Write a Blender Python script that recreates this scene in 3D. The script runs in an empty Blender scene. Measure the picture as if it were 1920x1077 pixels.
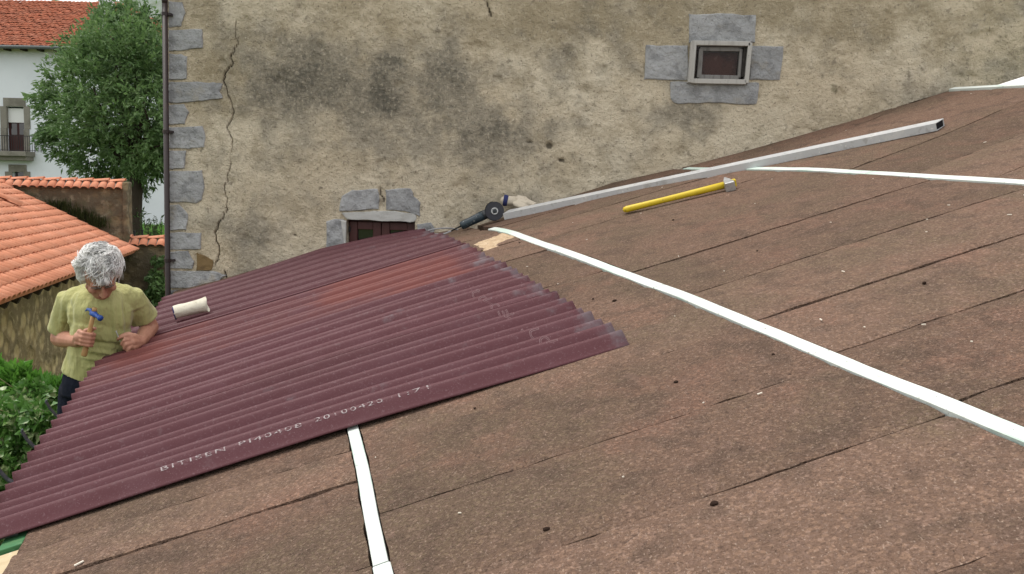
import bpy, bmesh, math, random
import numpy as np
from mathutils import Vector, Matrix
random.seed(7); RNG = np.random.default_rng(11)
scene = bpy.context.scene
COL = scene.collection

# ------------------------------------------------------------------ camera
FPX = 1720.5
CR = np.array([0.99900071, 0.03734086, 0.02456086])
CU = np.array([-0.02848041, 0.10834501, 0.9937053])
CF = np.array([-0.03444476, 0.99341181, -0.10930023])
CC = np.array([2.80502433, -6.43425949, 0.8322037])
cd = bpy.data.cameras.new('camera'); cam = bpy.data.objects.new('camera', cd); COL.objects.link(cam)
cam.matrix_world = Matrix(((CR[0], CU[0], -CF[0], CC[0]), (CR[1], CU[1], -CF[1], CC[1]), (CR[2], CU[2], -CF[2], CC[2]), (0, 0, 0, 1)))
cd.sensor_width = 36; cd.lens = FPX / 1920 * 36; cd.clip_end = 5000; cd.clip_start = .02
scene.camera = cam
# ------------------------------------------------------------------ sky, sun, exposure
SUN_EL, SUN_AZ = math.radians(66), math.radians(287)      # azimuth clockwise from +Y
w = bpy.data.worlds.new('World'); scene.world = w; w.use_nodes = True
nt = w.node_tree; nt.nodes.clear()
sky = nt.nodes.new('ShaderNodeTexSky'); sky.sky_type = 'NISHITA'; sky.sun_disc = False
sky.sun_elevation = SUN_EL; sky.sun_rotation = SUN_AZ; sky.dust_density = 4; sky.air_density = 1; sky.ozone_density = 1
mixn = nt.nodes.new('ShaderNodeMix'); mixn.data_type = 'RGBA'; mixn.inputs[0].default_value = .72
mixn.inputs[7].default_value = (10.1, 10.05, 9.95, 1)          # the overcast layer
bg = nt.nodes.new('ShaderNodeBackground'); bg.inputs[1].default_value = .10
wo = nt.nodes.new('ShaderNodeOutputWorld')
nt.links.new(sky.outputs[0], mixn.inputs[6]); nt.links.new(mixn.outputs[2], bg.inputs[0]); nt.links.new(bg.outputs[0], wo.inputs[0])
sl = bpy.data.lights.new('sun', 'SUN'); sl.energy = 1.5; sl.angle = math.radians(22); sl.color = (1, .965, .91)
so = bpy.data.objects.new('sun', sl); COL.objects.link(so)
sd = Vector((math.sin(SUN_AZ) * math.cos(SUN_EL), math.cos(SUN_AZ) * math.cos(SUN_EL), math.sin(SUN_EL)))
so.rotation_euler = sd.to_track_quat('Z', 'Y').to_euler(); so.location = (0, -3, 12)
vs = scene.view_settings; vs.view_transform = 'Standard'; vs.look = 'None'; vs.exposure = 0.70; vs.gamma = 1; vs.use_curve_mapping = False

# ------------------------------------------------------------------ helpers
def ray(px, py): return CF + CR * (px - 960) / FPX + CU * (538 - py) / FPX
def at(px, py, d): return CC + ray(px, py) * d
def aty(px, py, y): r = ray(px, py); return CC + r * ((y - CC[1]) / r[1])
def atz(px, py, z): r = ray(px, py); return CC + r * ((z - CC[2]) / r[2])
def WP(px, py): p = aty(px, py, 0.0); return p[0], p[2]
def toimg(P):
    d = np.asarray(P) - CC; z = d @ CF
    return 960 + FPX * (d @ CR) / z, 538 - FPX * (d @ CU) / z
def nrm(a): a = np.asarray(a, float); return a / np.linalg.norm(a)
def sstep(x, a, b): t = np.clip((x - a) / (b - a), 0, 1); return t * t * (3 - 2 * t)
_PH = RNG.random((256, 256))
def vn2(x, y):
    xi = np.floor(x).astype(int); yi = np.floor(y).astype(int); fx = x - xi; fy = y - yi
    fx = fx * fx * (3 - 2 * fx); fy = fy * fy * (3 - 2 * fy); a = lambda i, j: _PH[(xi + i) & 255, (yi + j) & 255]
    return (a(0, 0) * (1 - fx) + a(1, 0) * fx) * (1 - fy) + (a(0, 1) * (1 - fx) + a(1, 1) * fx) * fy
def fbm(x, y, o=4, g=.5):
    s = 0; a = 1; t = 0
    for i in range(o): s = s + a * vn2(x * 2 ** i + 17.3 * i, y * 2 ** i + 5.1 * i); t += a; a *= g
    return s / t - .5

OFF = {}
def thing(name, label, cat, loc=(0, 0, 0), group=None, kind=None):
    o = bpy.data.objects.new(name, None); COL.objects.link(o); o.location = loc; o.empty_display_size = .1
    OFF[o] = np.array(loc, float); tag(o, label, cat, group, kind); return o
def tag(o, label=None, cat=None, group=None, kind=None):
    if label: o['label'] = label
    if cat: o['category'] = cat
    if group: o['group'] = group
    if kind: o['kind'] = kind
    return o
def obj(name, verts, faces, mat, parent=None, smooth=False, attrs=None):
    off = OFF.get(parent, np.zeros(3)) if parent else np.zeros(3)
    V = np.asarray(verts, float).reshape(-1, 3) - off
    me = bpy.data.meshes.new(name)
    if isinstance(faces, np.ndarray):
        n, k = faces.shape
        me.vertices.add(len(V)); me.vertices.foreach_set('co', V.ravel())
        me.loops.add(n * k); me.loops.foreach_set('vertex_index', faces.ravel().astype(np.int32))
        me.polygons.add(n); me.polygons.foreach_set('loop_start', np.arange(0, n * k, k, dtype=np.int32))
        me.update(calc_edges=True)
    else: me.from_pydata(V.tolist(), [], faces)
    me.validate()
    if attrs:
        for k_, a in attrs.items():
            at_ = me.attributes.new(k_, 'FLOAT', 'POINT'); at_.data.foreach_set('value', np.asarray(a, np.float32))
    if smooth: me.polygons.foreach_set('use_smooth', [True] * len(me.polygons))
    me.materials.append(mat if not isinstance(mat, str) else MATS[mat])
    o = bpy.data.objects.new(name, me); COL.objects.link(o)
    if parent: o.parent = parent; OFF[o] = off
    return o
class MB:
    def __init__(s): s.v = []; s.f = []
    def add(s, vs_, fs): n = len(s.v); s.v += [tuple(map(float, q)) for q in vs_]; s.f += [tuple(i + n for i in f) for f in fs]; return s
    def box(s, c, ax, ay, az):           # centre and three half-extent vectors
        c, ax, ay, az = (np.asarray(q, float) for q in (c, ax, ay, az))
        vs_ = [c + i * ax + j * ay + k * az for k in (-1, 1) for j in (-1, 1) for i in (-1, 1)]
        fs = [(0, 2, 3, 1), (4, 5, 7, 6), (0, 1, 5, 4), (2, 6, 7, 3), (0, 4, 6, 2), (1, 3, 7, 5)]
        if np.dot(np.cross(ax, ay), az) < 0: fs = [f[::-1] for f in fs]
        return s.add(vs_, fs)
    def aabb(s, x0, x1, y0, y1, z0, z1): return s.box(((x0 + x1) / 2, (y0 + y1) / 2, (z0 + z1) / 2), ((x1 - x0) / 2, 0, 0), (0, (y1 - y0) / 2, 0), (0, 0, (z1 - z0) / 2))
    def tube(s, pts, rad, n=8, cap=True, flat=1.0):
        pts = [np.asarray(q, float) for q in pts]
        if np.isscalar(rad): rad = [rad] * len(pts)
        up = np.array([.13, .21, .97]); vs_ = []; fs = []
        for i, q in enumerate(pts):
            t = nrm(pts[min(i + 1, len(pts) - 1)] - pts[max(i - 1, 0)])
            a = up - t * (up @ t)
            if np.linalg.norm(a) < .05: a = np.array([1., 0, 0]) - t * t[0]
            a = nrm(a); b = np.cross(t, a); up = a
            for j in range(n):
                an = 2 * math.pi * j / n; vs_.append(q + rad[i] * (a * math.cos(an) * flat + b * math.sin(an)))
        for i in range(len(pts) - 1):
            for j in range(n): fs.append((i * n + j, i * n + (j + 1) % n, (i + 1) * n + (j + 1) % n, (i + 1) * n + j))
        if cap: fs.append(tuple(range(n - 1, -1, -1))); fs.append(tuple((len(pts) - 1) * n + j for j in range(n)))
        return s.add(vs_, fs)
    def ell(s, c, ax, ay, az, n=12, m=8):   # ellipsoid with axis vectors
        c, ax, ay, az = (np.asarray(q, float) for q in (c, ax, ay, az)); vs_ = []; fs = []
        for i in range(m + 1):
            th = math.pi * i / m
            for j in range(n):
                ph = 2 * math.pi * j / n; vs_.append(c + ax * math.sin(th) * math.cos(ph) + ay * math.sin(th) * math.sin(ph) + az * math.cos(th))
        for i in range(m):
            for j in range(n): fs.append((i * n + j, (i + 1) * n + j, (i + 1) * n + (j + 1) % n, i * n + (j + 1) % n))
        return s.add(vs_, fs)
    def cap(s, p0, p1, r0, r1, n=12):       # tapered capsule
        p0 = np.asarray(p0, float); p1 = np.asarray(p1, float); t = p1 - p0; L = np.linalg.norm(t); t = t / L
        pts = []; rad = []
        for k in (.08, .35, .65, .9): pts.append(p0 - t * r0 * math.cos(k * math.pi / 2)); rad.append(r0 * math.sin(k * math.pi / 2))
        pts += [p0, p1]; rad += [r0, r1]
        for k in (.9, .65, .35, .08): pts.append(p1 + t * r1 * math.cos(k * math.pi / 2)); rad.append(r1 * math.sin(k * math.pi / 2))
        return s.tube(pts, rad, n)
    def build(s, name, mat, parent=None, smooth=False, bevel=0, seg=2):
        o = obj(name, s.v, s.f, mat, parent, smooth)
        if bevel:
            m = o.modifiers.new('b', 'BEVEL'); m.width = bevel; m.segments = seg; m.limit_method = 'ANGLE'
        return o
def grid_faces(nu, nv, flip=False):
    i = np.arange(nu - 1)[:, None]; j = np.arange(nv - 1)[None, :]; a = (i * nv + j).ravel()
    f = np.stack([a, a + 1, a + nv + 1, a + nv], 1)
    return f[:, ::-1].copy() if flip else f
def remeshed(mb, voxel, smooth=4, post=None):
    me = bpy.data.meshes.new('t'); me.from_pydata(mb.v, [], mb.f); o = bpy.data.objects.new('t', me); COL.objects.link(o)
    m = o.modifiers.new('r', 'REMESH'); m.mode = 'VOXEL'; m.voxel_size = voxel
    if smooth: s = o.modifiers.new('s', 'SMOOTH'); s.factor = .5; s.iterations = smooth
    dg = bpy.context.evaluated_depsgraph_get(); dg.update(); me2 = bpy.data.meshes.new_from_object(o.evaluated_get(dg))
    V = np.zeros(len(me2.vertices) * 3); me2.vertices.foreach_get('co', V); V = V.reshape(-1, 3)
    Nn = np.zeros(len(me2.vertices) * 3); me2.vertices.foreach_get('normal', Nn); Nn = Nn.reshape(-1, 3)
    F = [tuple(p_.vertices) for p_ in me2.polygons]
    bpy.data.objects.remove(o); bpy.data.meshes.remove(me); bpy.data.meshes.remove(me2)
    if post: V = post(V, Nn)
    return V, F

# ------------------------------------------------------------------ materials
MATS = {}
def pm(name, base, layers=(), bumps=(), rough=.85, spec=.25, metal=0, rand=0, mscale=(1, 1, 1), mrot=(0, 0, 0), trans=0, rvar=0, coord='pos', sheen=0):
    m = bpy.data.materials.new(name); m.use_nodes = True; t = m.node_tree; N = t.nodes; Lk = t.links
    b = N['Principled BSDF']; b.inputs['Roughness'].default_value = rough; b.inputs['Metallic'].default_value = metal
    b.inputs['Specular IOR Level'].default_value = spec
    if sheen: b.inputs['Sheen Weight'].default_value = sheen
    if coord == 'pos': src = N.new('ShaderNodeNewGeometry').outputs['Position']
    else: src = N.new('ShaderNodeTexCoord').outputs['Object']
    mp = N.new('ShaderNodeMapping'); mp.inputs['Scale'].default_value = mscale; mp.inputs['Rotation'].default_value = mrot
    Lk.new(src, mp.inputs['Vector']); vec = mp.outputs[0]
    def nz(kind, sc, det, vs3=None):
        v = vec
        if vs3: q = N.new('ShaderNodeMapping'); q.inputs['Scale'].default_value = vs3; Lk.new(vec, q.inputs['Vector']); v = q.outputs[0]
        if kind == 'v' or kind == 'vc':
            x = N.new('ShaderNodeTexVoronoi'); x.inputs['Scale'].default_value = sc; Lk.new(v, x.inputs['Vector'])
            if kind == 'vc':
                sp = N.new('ShaderNodeSeparateColor'); Lk.new(x.outputs['Color'], sp.inputs[0]); return sp.outputs[0]
            return x.outputs['Distance']
        x = N.new('ShaderNodeTexNoise'); x.inputs['Scale'].default_value = sc; x.inputs['Detail'].default_value = det; x.inputs['Roughness'].default_value = .6
        Lk.new(v, x.inputs['Vector']); return x.outputs['Fac']
    def math_(op, a, bb):
        x = N.new('ShaderNodeMath'); x.operation = op
        for i, q in enumerate((a, bb)):
            if isinstance(q, (int, float)): x.inputs[i].default_value = q
            else: Lk.new(q, x.inputs[i])
        return x.outputs[0]
    def rgb(c): q = N.new('ShaderNodeRGB'); q.outputs[0].default_value = (*c, 1); return q.outputs[0]
    cur = rgb(base)
    for l in layers:
        kind, sc, det, lo, hi, col, amt = l[:7]; vs3 = l[7] if len(l) > 7 else None
        if kind.startswith('a:'):
            a = N.new('ShaderNodeAttribute'); a.attribute_name = kind[2:]; f = a.outputs['Fac']
            if sc: f = math_('ADD', f, math_('MULTIPLY', math_('SUBTRACT', nz('n', sc, det, vs3), .5), 2.8))
        else: f = nz(kind, sc, det, vs3)
        mr = N.new('ShaderNodeMapRange'); mr.interpolation_type = 'SMOOTHSTEP'; Lk.new(f, mr.inputs['Value'])
        mr.inputs['From Min'].default_value = lo; mr.inputs['From Max'].default_value = hi; mr.inputs['To Max'].default_value = amt
        mx = N.new('ShaderNodeMix'); mx.data_type = 'RGBA'; Lk.new(mr.outputs[0], mx.inputs[0]); Lk.new(cur, mx.inputs[6]); mx.inputs[7].default_value = (*col, 1); cur = mx.outputs[2]
    if rand:
        oi = N.new('ShaderNodeObjectInfo'); hs = N.new('ShaderNodeHueSaturation')
        mr = N.new('ShaderNodeMapRange'); Lk.new(oi.outputs['Random'], mr.inputs['Value']); mr.inputs['To Min'].default_value = 1 - rand; mr.inputs['To Max'].default_value = 1 + rand
        Lk.new(mr.outputs[0], hs.inputs['Value']); Lk.new(cur, hs.inputs['Color']); cur = hs.outputs[0]
    Lk.new(cur, b.inputs['Base Color'])
    if rvar: Lk.new(math_('ADD', math_('MULTIPLY', math_('SUBTRACT', nz('n', 9, 4), .5), rvar), rough), b.inputs['Roughness'])
    nin = None
    for bp in bumps:
        kind, sc, det, st, dist = bp[:5]; bn = N.new('ShaderNodeBump'); bn.inputs['Strength'].default_value = st; bn.inputs['Distance'].default_value = dist
        Lk.new(nz(kind, sc, det, bp[5] if len(bp) > 5 else None), bn.inputs['Height'])
        if nin: Lk.new(nin, bn.inputs['Normal'])
        nin = bn.outputs[0]
    if nin: Lk.new(nin, b.inputs['Normal'])
    if trans:
        tr = N.new('ShaderNodeBsdfTranslucent'); Lk.new(cur, tr.inputs['Color']); ms = N.new('ShaderNodeMixShader'); ms.inputs[0].default_value = trans
        Lk.new(b.outputs[0], ms.inputs[1]); Lk.new(tr.outputs[0], ms.inputs[2]); Lk.new(ms.outputs[0], N['Material Output'].inputs['Surface'])
    MATS[name] = m; return m
pm('cork', (.205, .130, .090), [('n', 1.4, 6, .42, .60, (.150, .112, .072), .85), ('n', 3.0, 6, .50, .68, (.250, .140, .098), .75), ('n', 8, 9, .50, .64, (.088, .064, .046), .65), ('n', 18, 8, .56, .70, (.27, .175, .135), .5, (1, .6, 1)), ('vc', 170, 0, .5, 1.0, (.285, .195, .152), .5),
    ('vc', 135, 0, .0, .45, (.090, .057, .043), .55), ('n', 210, 3, .60, .71, (.46, .355, .28), .45, (1, .5, 1)), ('n', 55, 7, .58, .70, (.060, .040, .031), .6)],
   [('n', 65, 7, .7, .016), ('v', 150, 0, .7, .007)], rough=.92, spec=.10, rand=.13)
pm('cork_fresh', (.46, .335, .215), [('vc', 90, 0, .5, 1, (.62, .50, .35), .7), ('n', 30, 6, .5, .68, (.27, .18, .11), .75)], [('n', 55, 5, .7, .02)], rough=.9, spec=.1)
pm('deck', (.05, .035, .028), [], [], rough=1, spec=0)
pm('batten', (.60, .64, .60), [('n', 3, 5, .50, .62, (.36, .52, .43), .5), ('n', 22, 5, .55, .75, (.62, .65, .60), .7, (1, .3, 1)), ('n', 40, 6, .60, .72, (.30, .28, .23), .6), ('n', 80, 4, .66, .74, (.08, .07, .055), .7)], [('n', 60, 4, .35, .005)], rough=.65, spec=.25, rand=.04)
pm('green_paint', (.045, .15, .06), [('n', 9, 5, .5, .65, (.20, .22, .10), .6, (.2, 1, 1)), ('n', 60, 3, .55, .75, (.10, .30, .14), .5)], [('n', 40, 4, .3, .004)], rough=.6)
pm('bare_wood', (.50, .40, .25), [('n', 14, 5, .45, .7, (.36, .27, .15), .6, (.2, 1, 1)), ('n', 60, 3, .6, .75, (.62, .55, .42), .6)], [('n', 50, 4, .3, .004)], rough=.8)
SHEET_L = [('n', 1.3, 4, .42, .66, (.080, .028, .031), .6), ('n', 6, 6, .48, .70, (.108, .045, .053), .5, (1, 1, 1)), ('n', 22, 7, .60, .72, (.15, .10, .105), .3), ('n', 420, 1, .70, .78, (.42, .33, .34), .6), ('n', 130, 3, .58, .70, (.19, .115, .125), .45),
           ('a:dust', 9, 6, .55, 1.15, (.145, .125, .135), .65)]
pm('sheet', (.092, .032, .038), SHEET_L, [('n', 380, 3, .25, .002), ('n', 9, 3, .12, .02)], rough=.52, spec=.16, rvar=.2, rand=.05)
pm('sheet_red', (.104, .036, .038), SHEET_L[1:] + [('a:rust', 2.5, 6, .30, 1.15, (.165, .046, .034), .6)], [('n', 380, 3, .25, .002), ('n', 9, 3, .12, .02)], rough=.52, spec=.16, rvar=.2, rand=.03)
pm('print_white', (.37, .32, .32), [('n', 150, 3, .47, .60, (.15, .07, .076), .95)], rough=.7)
pm('emboss', (.20, .115, .12), [], rough=.5, spec=.4)
pm('render_wall', (.58, .49, .355), [('n', 1.1, 6, .42, .62, (.68, .60, .46), .8), ('n', 5.5, 8, .48, .64, (.40, .335, .235), .7),
    ('a:ochre', 4.0, 9, .35, 1.25, (.30, .245, .155), .75), ('a:stain', 5.0, 10, .0, 1.0, (.29, .262, .21), .7), ('a:stain', 14, 10, .42, 1.5, (.210, .188, .145), .75), ('a:stain', 34, 9, .80, 1.7, (.095, .090, .076), .72),
    ('a:green', 16, 6, .45, 1.1, (.13, .125, .07), .7), ('n', 44, 5, .56, .66, (.66, .58, .45), .38, (1, 1, .7)), ('n', 62, 7, .57, .69, (.15, .128, .098), .7), ('n', 20, 9, .58, .69, (.21, .178, .13), .6), ('a:crack', 0, 0, .35, .95, (.075, .064, .05), .85)],
   [('n', 40, 6, .9, .022), ('n', 110, 5, .7, .012)], rough=.95, spec=.08)
pm('grey_stone', (.325, .327, .328), [('n', 2.6, 7, .44, .60, (.41, .41, .41), .85), ('n', 9, 9, .48, .64, (.205, .207, .21), .75), ('n', 4, 8, .56, .70, (.38, .335, .25), .6), ('n', 70, 6, .58, .72, (.48, .48, .47), .55), ('n', 45, 6, .60, .72, (.10, .10, .098), .65)],
   [('n', 16, 9, .9, .035), ('n', 90, 5, .5, .008)], rough=.94, spec=.08, rand=.10)
pm('brown_stone', (.20, .135, .065), [('n', 9, 5, .5, .7, (.12, .08, .045), .7)], [('n', 25, 6, .6, .02)], rough=.92, spec=.1)
pm('pale_mortar', (.46, .455, .43), [('n', 12, 5, .5, .7, (.36, .35, .32), .7), ('n', 70, 4, .6, .74, (.2, .19, .17), .5)], [('n', 30, 6, .5, .012)], rough=.95, spec=.08)
pm('weathered_wood', (.42, .405, .375), [('n', 30, 5, .45, .7, (.29, .275, .25), .7, (1, 1, .12)), ('n', 80, 4, .62, .74, (.08, .075, .065), .6)], [('n', 60, 4, .4, .004, (1, 1, .15))], rough=.9, spec=.1)
pm('grey_wood', (.20, .19, .18), [('n', 40, 5, .45, .7, (.075, .07, .066), .7, (1, 1, .15))], [('n', 60, 4, .3, .003)], rough=.85, spec=.15)
pm('rotten_wood', (.03, .027, .024), [('n', 30, 4, .55, .7, (.10, .09, .08), .6)], [('n', 50, 4, .6, .01)], rough=1)
pm('glass_dark', (.012, .011, .011), [], [('n', 5, 2, .12, .02)], rough=.04, spec=.9)
pm('reflection_panel', (.115, .040, .028), [('n', 9, 6, .46, .62, (.055, .02, .015), .8), ('n', 22, 5, .56, .68, (.21, .12, .095), .6)], [('n', 18, 4, .5, .03)], rough=.9)
pm('brown_frame', (.070, .020, .018), [('n', 20, 4, .5, .7, (.095, .03, .026), .5, (1, 1, .2))], [], rough=.45, spec=.35)
pm('pipe_brown', (.022, .012, .011), [('n', 14, 4, .55, .75, (.05, .028, .022), .6)], [('n', 40, 3, .15, .004)], rough=.5, spec=.4)
pm('aluminium', (.56, .57, .58), [('n', 9, 6, .5, .62, (.64, .64, .63), .8), ('n', 18, 5, .54, .68, (.36, .36, .355), .7), ('n', 60, 4, .62, .72, (.85, .84, .80), .7)], [('n', 50, 4, .12, .003)], rough=.36, spec=.5, metal=.2, rvar=.25)
pm('shade_black', (.012, .012, .014), [], rough=.9, spec=.1)  # flat black put in for the shade inside openings
pm('grinder_blue', (.016, .030, .040), [('n', 70, 3, .64, .69, (.52, .52, .49), .9), ('n', 14, 4, .5, .7, (.04, .058, .068), .6)], [('n', 90, 2, .15, .003)], rough=.42, spec=.45)
pm('grinder_head', (.026, .030, .034), [('n', 50, 4, .56, .70, (.12, .12, .12), .7)], [('n', 60, 3, .2, .004)], rough=.5, spec=.4)
pm('disc', (.046, .046, .054), [('n', 200, 2, .55, .7, (.09, .09, .1), .6)], [('n', 300, 2, .4, .002)], rough=.8, spec=.2)
pm('steel', (.48, .48, .48), [('n', 60, 4, .5, .7, (.26, .25, .24), .7)], [('n', 80, 3, .2, .003)], rough=.42, metal=.7)
pm('rubber', (.012, .012, .013), [], rough=.6, spec=.3)
pm('cable_grey', (.30, .30, .31), [], rough=.5, spec=.3)
pm('yellow', (.58, .42, .015), [('n', 12, 5, .52, .68, (.40, .29, .03), .6), ('n', 60, 4, .62, .72, (.16, .12, .04), .6)], [('n', 90, 3, .15, .003)], rough=.45, spec=.4)
pm('leather', (.50, .44, .35), [('n', 14, 5, .5, .7, (.34, .28, .20), .7)], [('n', 28, 5, .5, .012)], rough=.9, spec=.1)
pm('cuff_blue', (.035, .040, .11), [], [('n', 90, 2, .3, .004)], rough=.95, spec=.05)
pm('canvas', (.62, .585, .48), [('n', 10, 5, .5, .68, (.42, .385, .30), .7), ('n', 60, 4, .62, .75, (.25, .22, .17), .6)], [('n', 24, 5, .4, .015)], rough=.9, spec=.1)
pm('white_board', (.86, .86, .85), [('n', 5, 3, .5, .7, (.7, .7, .68), .5)], rough=.8, spec=.1)
pm('crumb', (.030, .019, .014), [], [('n', 90, 3, .8, .01)], rough=1, spec=.05)
pm('chip', (.70, .64, .54), [], rough=.9, spec=.1)
pm('skin', (.40, .19, .125), [('n', 7, 4, .45, .68, (.50, .27, .19), .7), ('n', 26, 5, .52, .72, (.34, .145, .10), .55), ('n', 260, 2, .6, .75, (.55, .34, .26), .4)], [('n', 130, 4, .25, .004)], rough=.55, spec=.3)
pm('shirt', (.375, .365, .155), [('n', 5, 4, .45, .68, (.43, .415, .19), .7), ('n', 11, 5, .55, .75, (.285, .275, .11), .5)], [('n', 9, 4, .55, .09, (1, 1, .4)), ('n', 700, 2, .2, .002)], rough=.95, spec=.05, sheen=.15)
pm('trousers', (.010, .012, .020), [('n', 14, 4, .5, .7, (.02, .022, .034), .6)], [('n', 16, 4, .4, .03)], rough=.9, spec=.08)
pm('boots', (.03, .022, .016), [], [('n', 30, 3, .3, .01)], rough=.7)
pm('hair', (.60, .595, .58), [('n', 26, 3, .42, .62, (.76, .75, .73), .9), ('n', 60, 3, .60, .72, (.30, .297, .295), .6)], rough=.55, spec=.3)
pm('hair_white', (.86, .85, .82), [('n', 30, 3, .5, .7, (.40, .39, .375), .7)], rough=.5, spec=.3)
pm('hair_dark', (.33, .325, .32), [('n', 30, 3, .5, .7, (.32, .315, .31), .7)], rough=.5, spec=.3)
pm('brow_hair', (.14, .105, .085), [], rough=.8)
pm('eyelid', (.34, .16, .11), [], rough=.5, spec=.3)
pm('lips', (.33, .125, .10), [], rough=.5)
pm('hammer_blue', (.018, .075, .33), [('n', 40, 4, .6, .72, (.02, .03, .06), .6)], [], rough=.38, spec=.45)
pm('hammer_wood', (.42, .25, .105), [('n', 30, 4, .5, .7, (.30, .165, .065), .6, (1, 1, .15))], [('n', 80, 3, .15, .003)], rough=.55)
pm('bracket', (.075, .08, .09), [('n', 30, 4, .5, .7, (.16, .165, .18), .6)], [], rough=.38, metal=.5)
pm('terracotta', (.60, .25, .148), [('n', 2.4, 4, .45, .66, (.66, .31, .20), .7), ('n', 9, 5, .55, .72, (.44, .165, .095), .6), ('n', 40, 4, .63, .75, (.20, .12, .085), .5)], [('n', 40, 4, .3, .01)], rough=.88, spec=.12, rand=.10)
pm('terracotta_old', (.36, .120, .070), [('n', .9, 4, .45, .62, (.27, .105, .07), .7), ('n', 3.5, 5, .48, .66, (.44, .18, .11), .8), ('n', 5.2, 5, .56, .68, (.085, .065, .05), .75), ('n', 14, 3, .58, .70, (.50, .30, .21), .6)], [('n', 20, 4, .4, .02)], rough=.95, spec=.06)
pm('rubble', (.205, .165, .105), [('vc', 3.2, 0, .2, 1, (.28, .22, .13), .6), ('v', 3.6, 0, .28, .52, (.085, .072, .055), .7), ('n', 1.3, 5, .45, .66, (.115, .098, .070), .75), ('n', 6, 6, .52, .70, (.33, .285, .20), .6), ('n', 2.3, 4, .56, .70, (.075, .085, .04), .55)],
   [('v', 3.6, 0, .6, .10), ('n', 16, 6, .8, .05)], rough=1, spec=.05)
pm('shed_wall', (.52, .42, .225), [('vc', 3.4, 0, .2, .9, (.36, .28, .15), .7), ('v', 3.4, 0, .30, .52, (.13, .105, .065), .75), ('n', 1.5, 5, .45, .64, (.27, .205, .10), .7), ('n', 7, 6, .5, .70, (.56, .47, .28), .6), ('n', 3, 5, .56, .72, (.09, .08, .05), .6)],
   [('v', 3.4, 0, .8, .12), ('n', 14, 6, .8, .05)], rough=1, spec=.05)
pm('white_render', (.70, .73, .76), [('n', .4, 4, .45, .7, (.62, .65, .68), .7), ('n', 3, 5, .6, .75, (.55, .56, .56), .4)], [('n', 8, 4, .15, .03)], rough=.95, spec=.06)
pm('old_ashlar', (.23, .215, .18), [('n', 2, 5, .45, .68, (.15, .14, .115), .8), ('n', 8, 5, .55, .72, (.32, .30, .26), .6)], [('n', 9, 5, .5, .04)], rough=1, spec=.05)
pm('door_red', (.045, .014, .012), [('n', 8, 4, .5, .7, (.07, .022, .018), .6, (1, 1, .2))], [], rough=.5, spec=.3)
pm('shutter_white', (.66, .66, .64), [], [], rough=.7)
pm('iron', (.02, .02, .021), [], rough=.6, spec=.3)
pm('gutter', (.10, .11, .11), [('n', 5, 4, .5, .7, (.16, .17, .17), .6)], rough=.6)
pm('leaf_tree', (.105, .190, .062), [('n', .9, 4, .42, .60, (.17, .28, .095), .85), ('n', 4, 3, .52, .70, (.055, .115, .046), .75), ('n', 9, 2, .56, .66, (.25, .33, .17), .65)], rough=.5, spec=.4, trans=.38)
pm('bark', (.055, .045, .034), [('n', 9, 5, .5, .7, (.09, .08, .065), .7, (1, 1, .3))], [('n', 14, 5, .8, .05, (1, 1, .3))], rough=1, spec=.05)
pm('leaf_ivy', (.095, .215, .045), [('n', 3, 4, .45, .65, (.15, .30, .060), .8), ('n', 9, 4, .55, .70, (.050, .125, .032), .7), ('n', 12, 2, .53, .62, (.40, .46, .24), .75)], rough=.36, spec=.5, trans=.3)
pm('leaf_grass', (.095, .245, .035), [('n', 4, 4, .45, .65, (.155, .34, .055), .8), ('n', 9, 4, .55, .72, (.055, .15, .03), .6)], rough=.45, spec=.4, trans=.38)
pm('stem', (.20, .17, .09), [('n', 20, 4, .5, .7, (.12, .10, .055), .6)], rough=.9)
pm('grassy', (.075, .105, .035), [('n', .7, 5, .45, .65, (.10, .14, .045), .8), ('n', 5, 5, .55, .72, (.12, .105, .06), .6)], [('n', 9, 6, .8, .08)], rough=1, spec=.04)
pm('weed', (.055, .085, .032), [('n', 4, 3, .5, .7, (.10, .13, .06), .7)], rough=.7, spec=.2, trans=.3)
pm('moss', (.035, .045, .018), [('n', 14, 4, .5, .7, (.06, .07, .025), .7)], [('n', 30, 5, .9, .03)], rough=1, spec=.03)
pm('hill', (.10, .13, .07), [('n', .012, 6, .45, .62, (.30, .32, .33), .8), ('n', .05, 5, .55, .72, (.06, .09, .04), .7)], [], rough=1, spec=.02)
pm('plank', (.30, .22, .13), [('n', 10, 5, .5, .7, (.2, .15, .09), .6, (1, .15, 1))], [('n', 40, 4, .3, .005)], rough=.85)

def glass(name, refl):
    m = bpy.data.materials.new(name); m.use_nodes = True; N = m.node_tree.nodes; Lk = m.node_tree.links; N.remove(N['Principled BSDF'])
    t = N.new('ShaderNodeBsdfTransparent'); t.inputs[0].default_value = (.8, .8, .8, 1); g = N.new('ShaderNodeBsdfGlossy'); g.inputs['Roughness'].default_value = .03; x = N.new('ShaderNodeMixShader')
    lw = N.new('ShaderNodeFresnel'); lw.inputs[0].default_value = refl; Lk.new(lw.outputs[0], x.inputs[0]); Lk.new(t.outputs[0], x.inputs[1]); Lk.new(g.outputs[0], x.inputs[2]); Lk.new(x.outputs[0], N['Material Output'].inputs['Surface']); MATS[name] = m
glass('glass_clear', 1.35)

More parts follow.
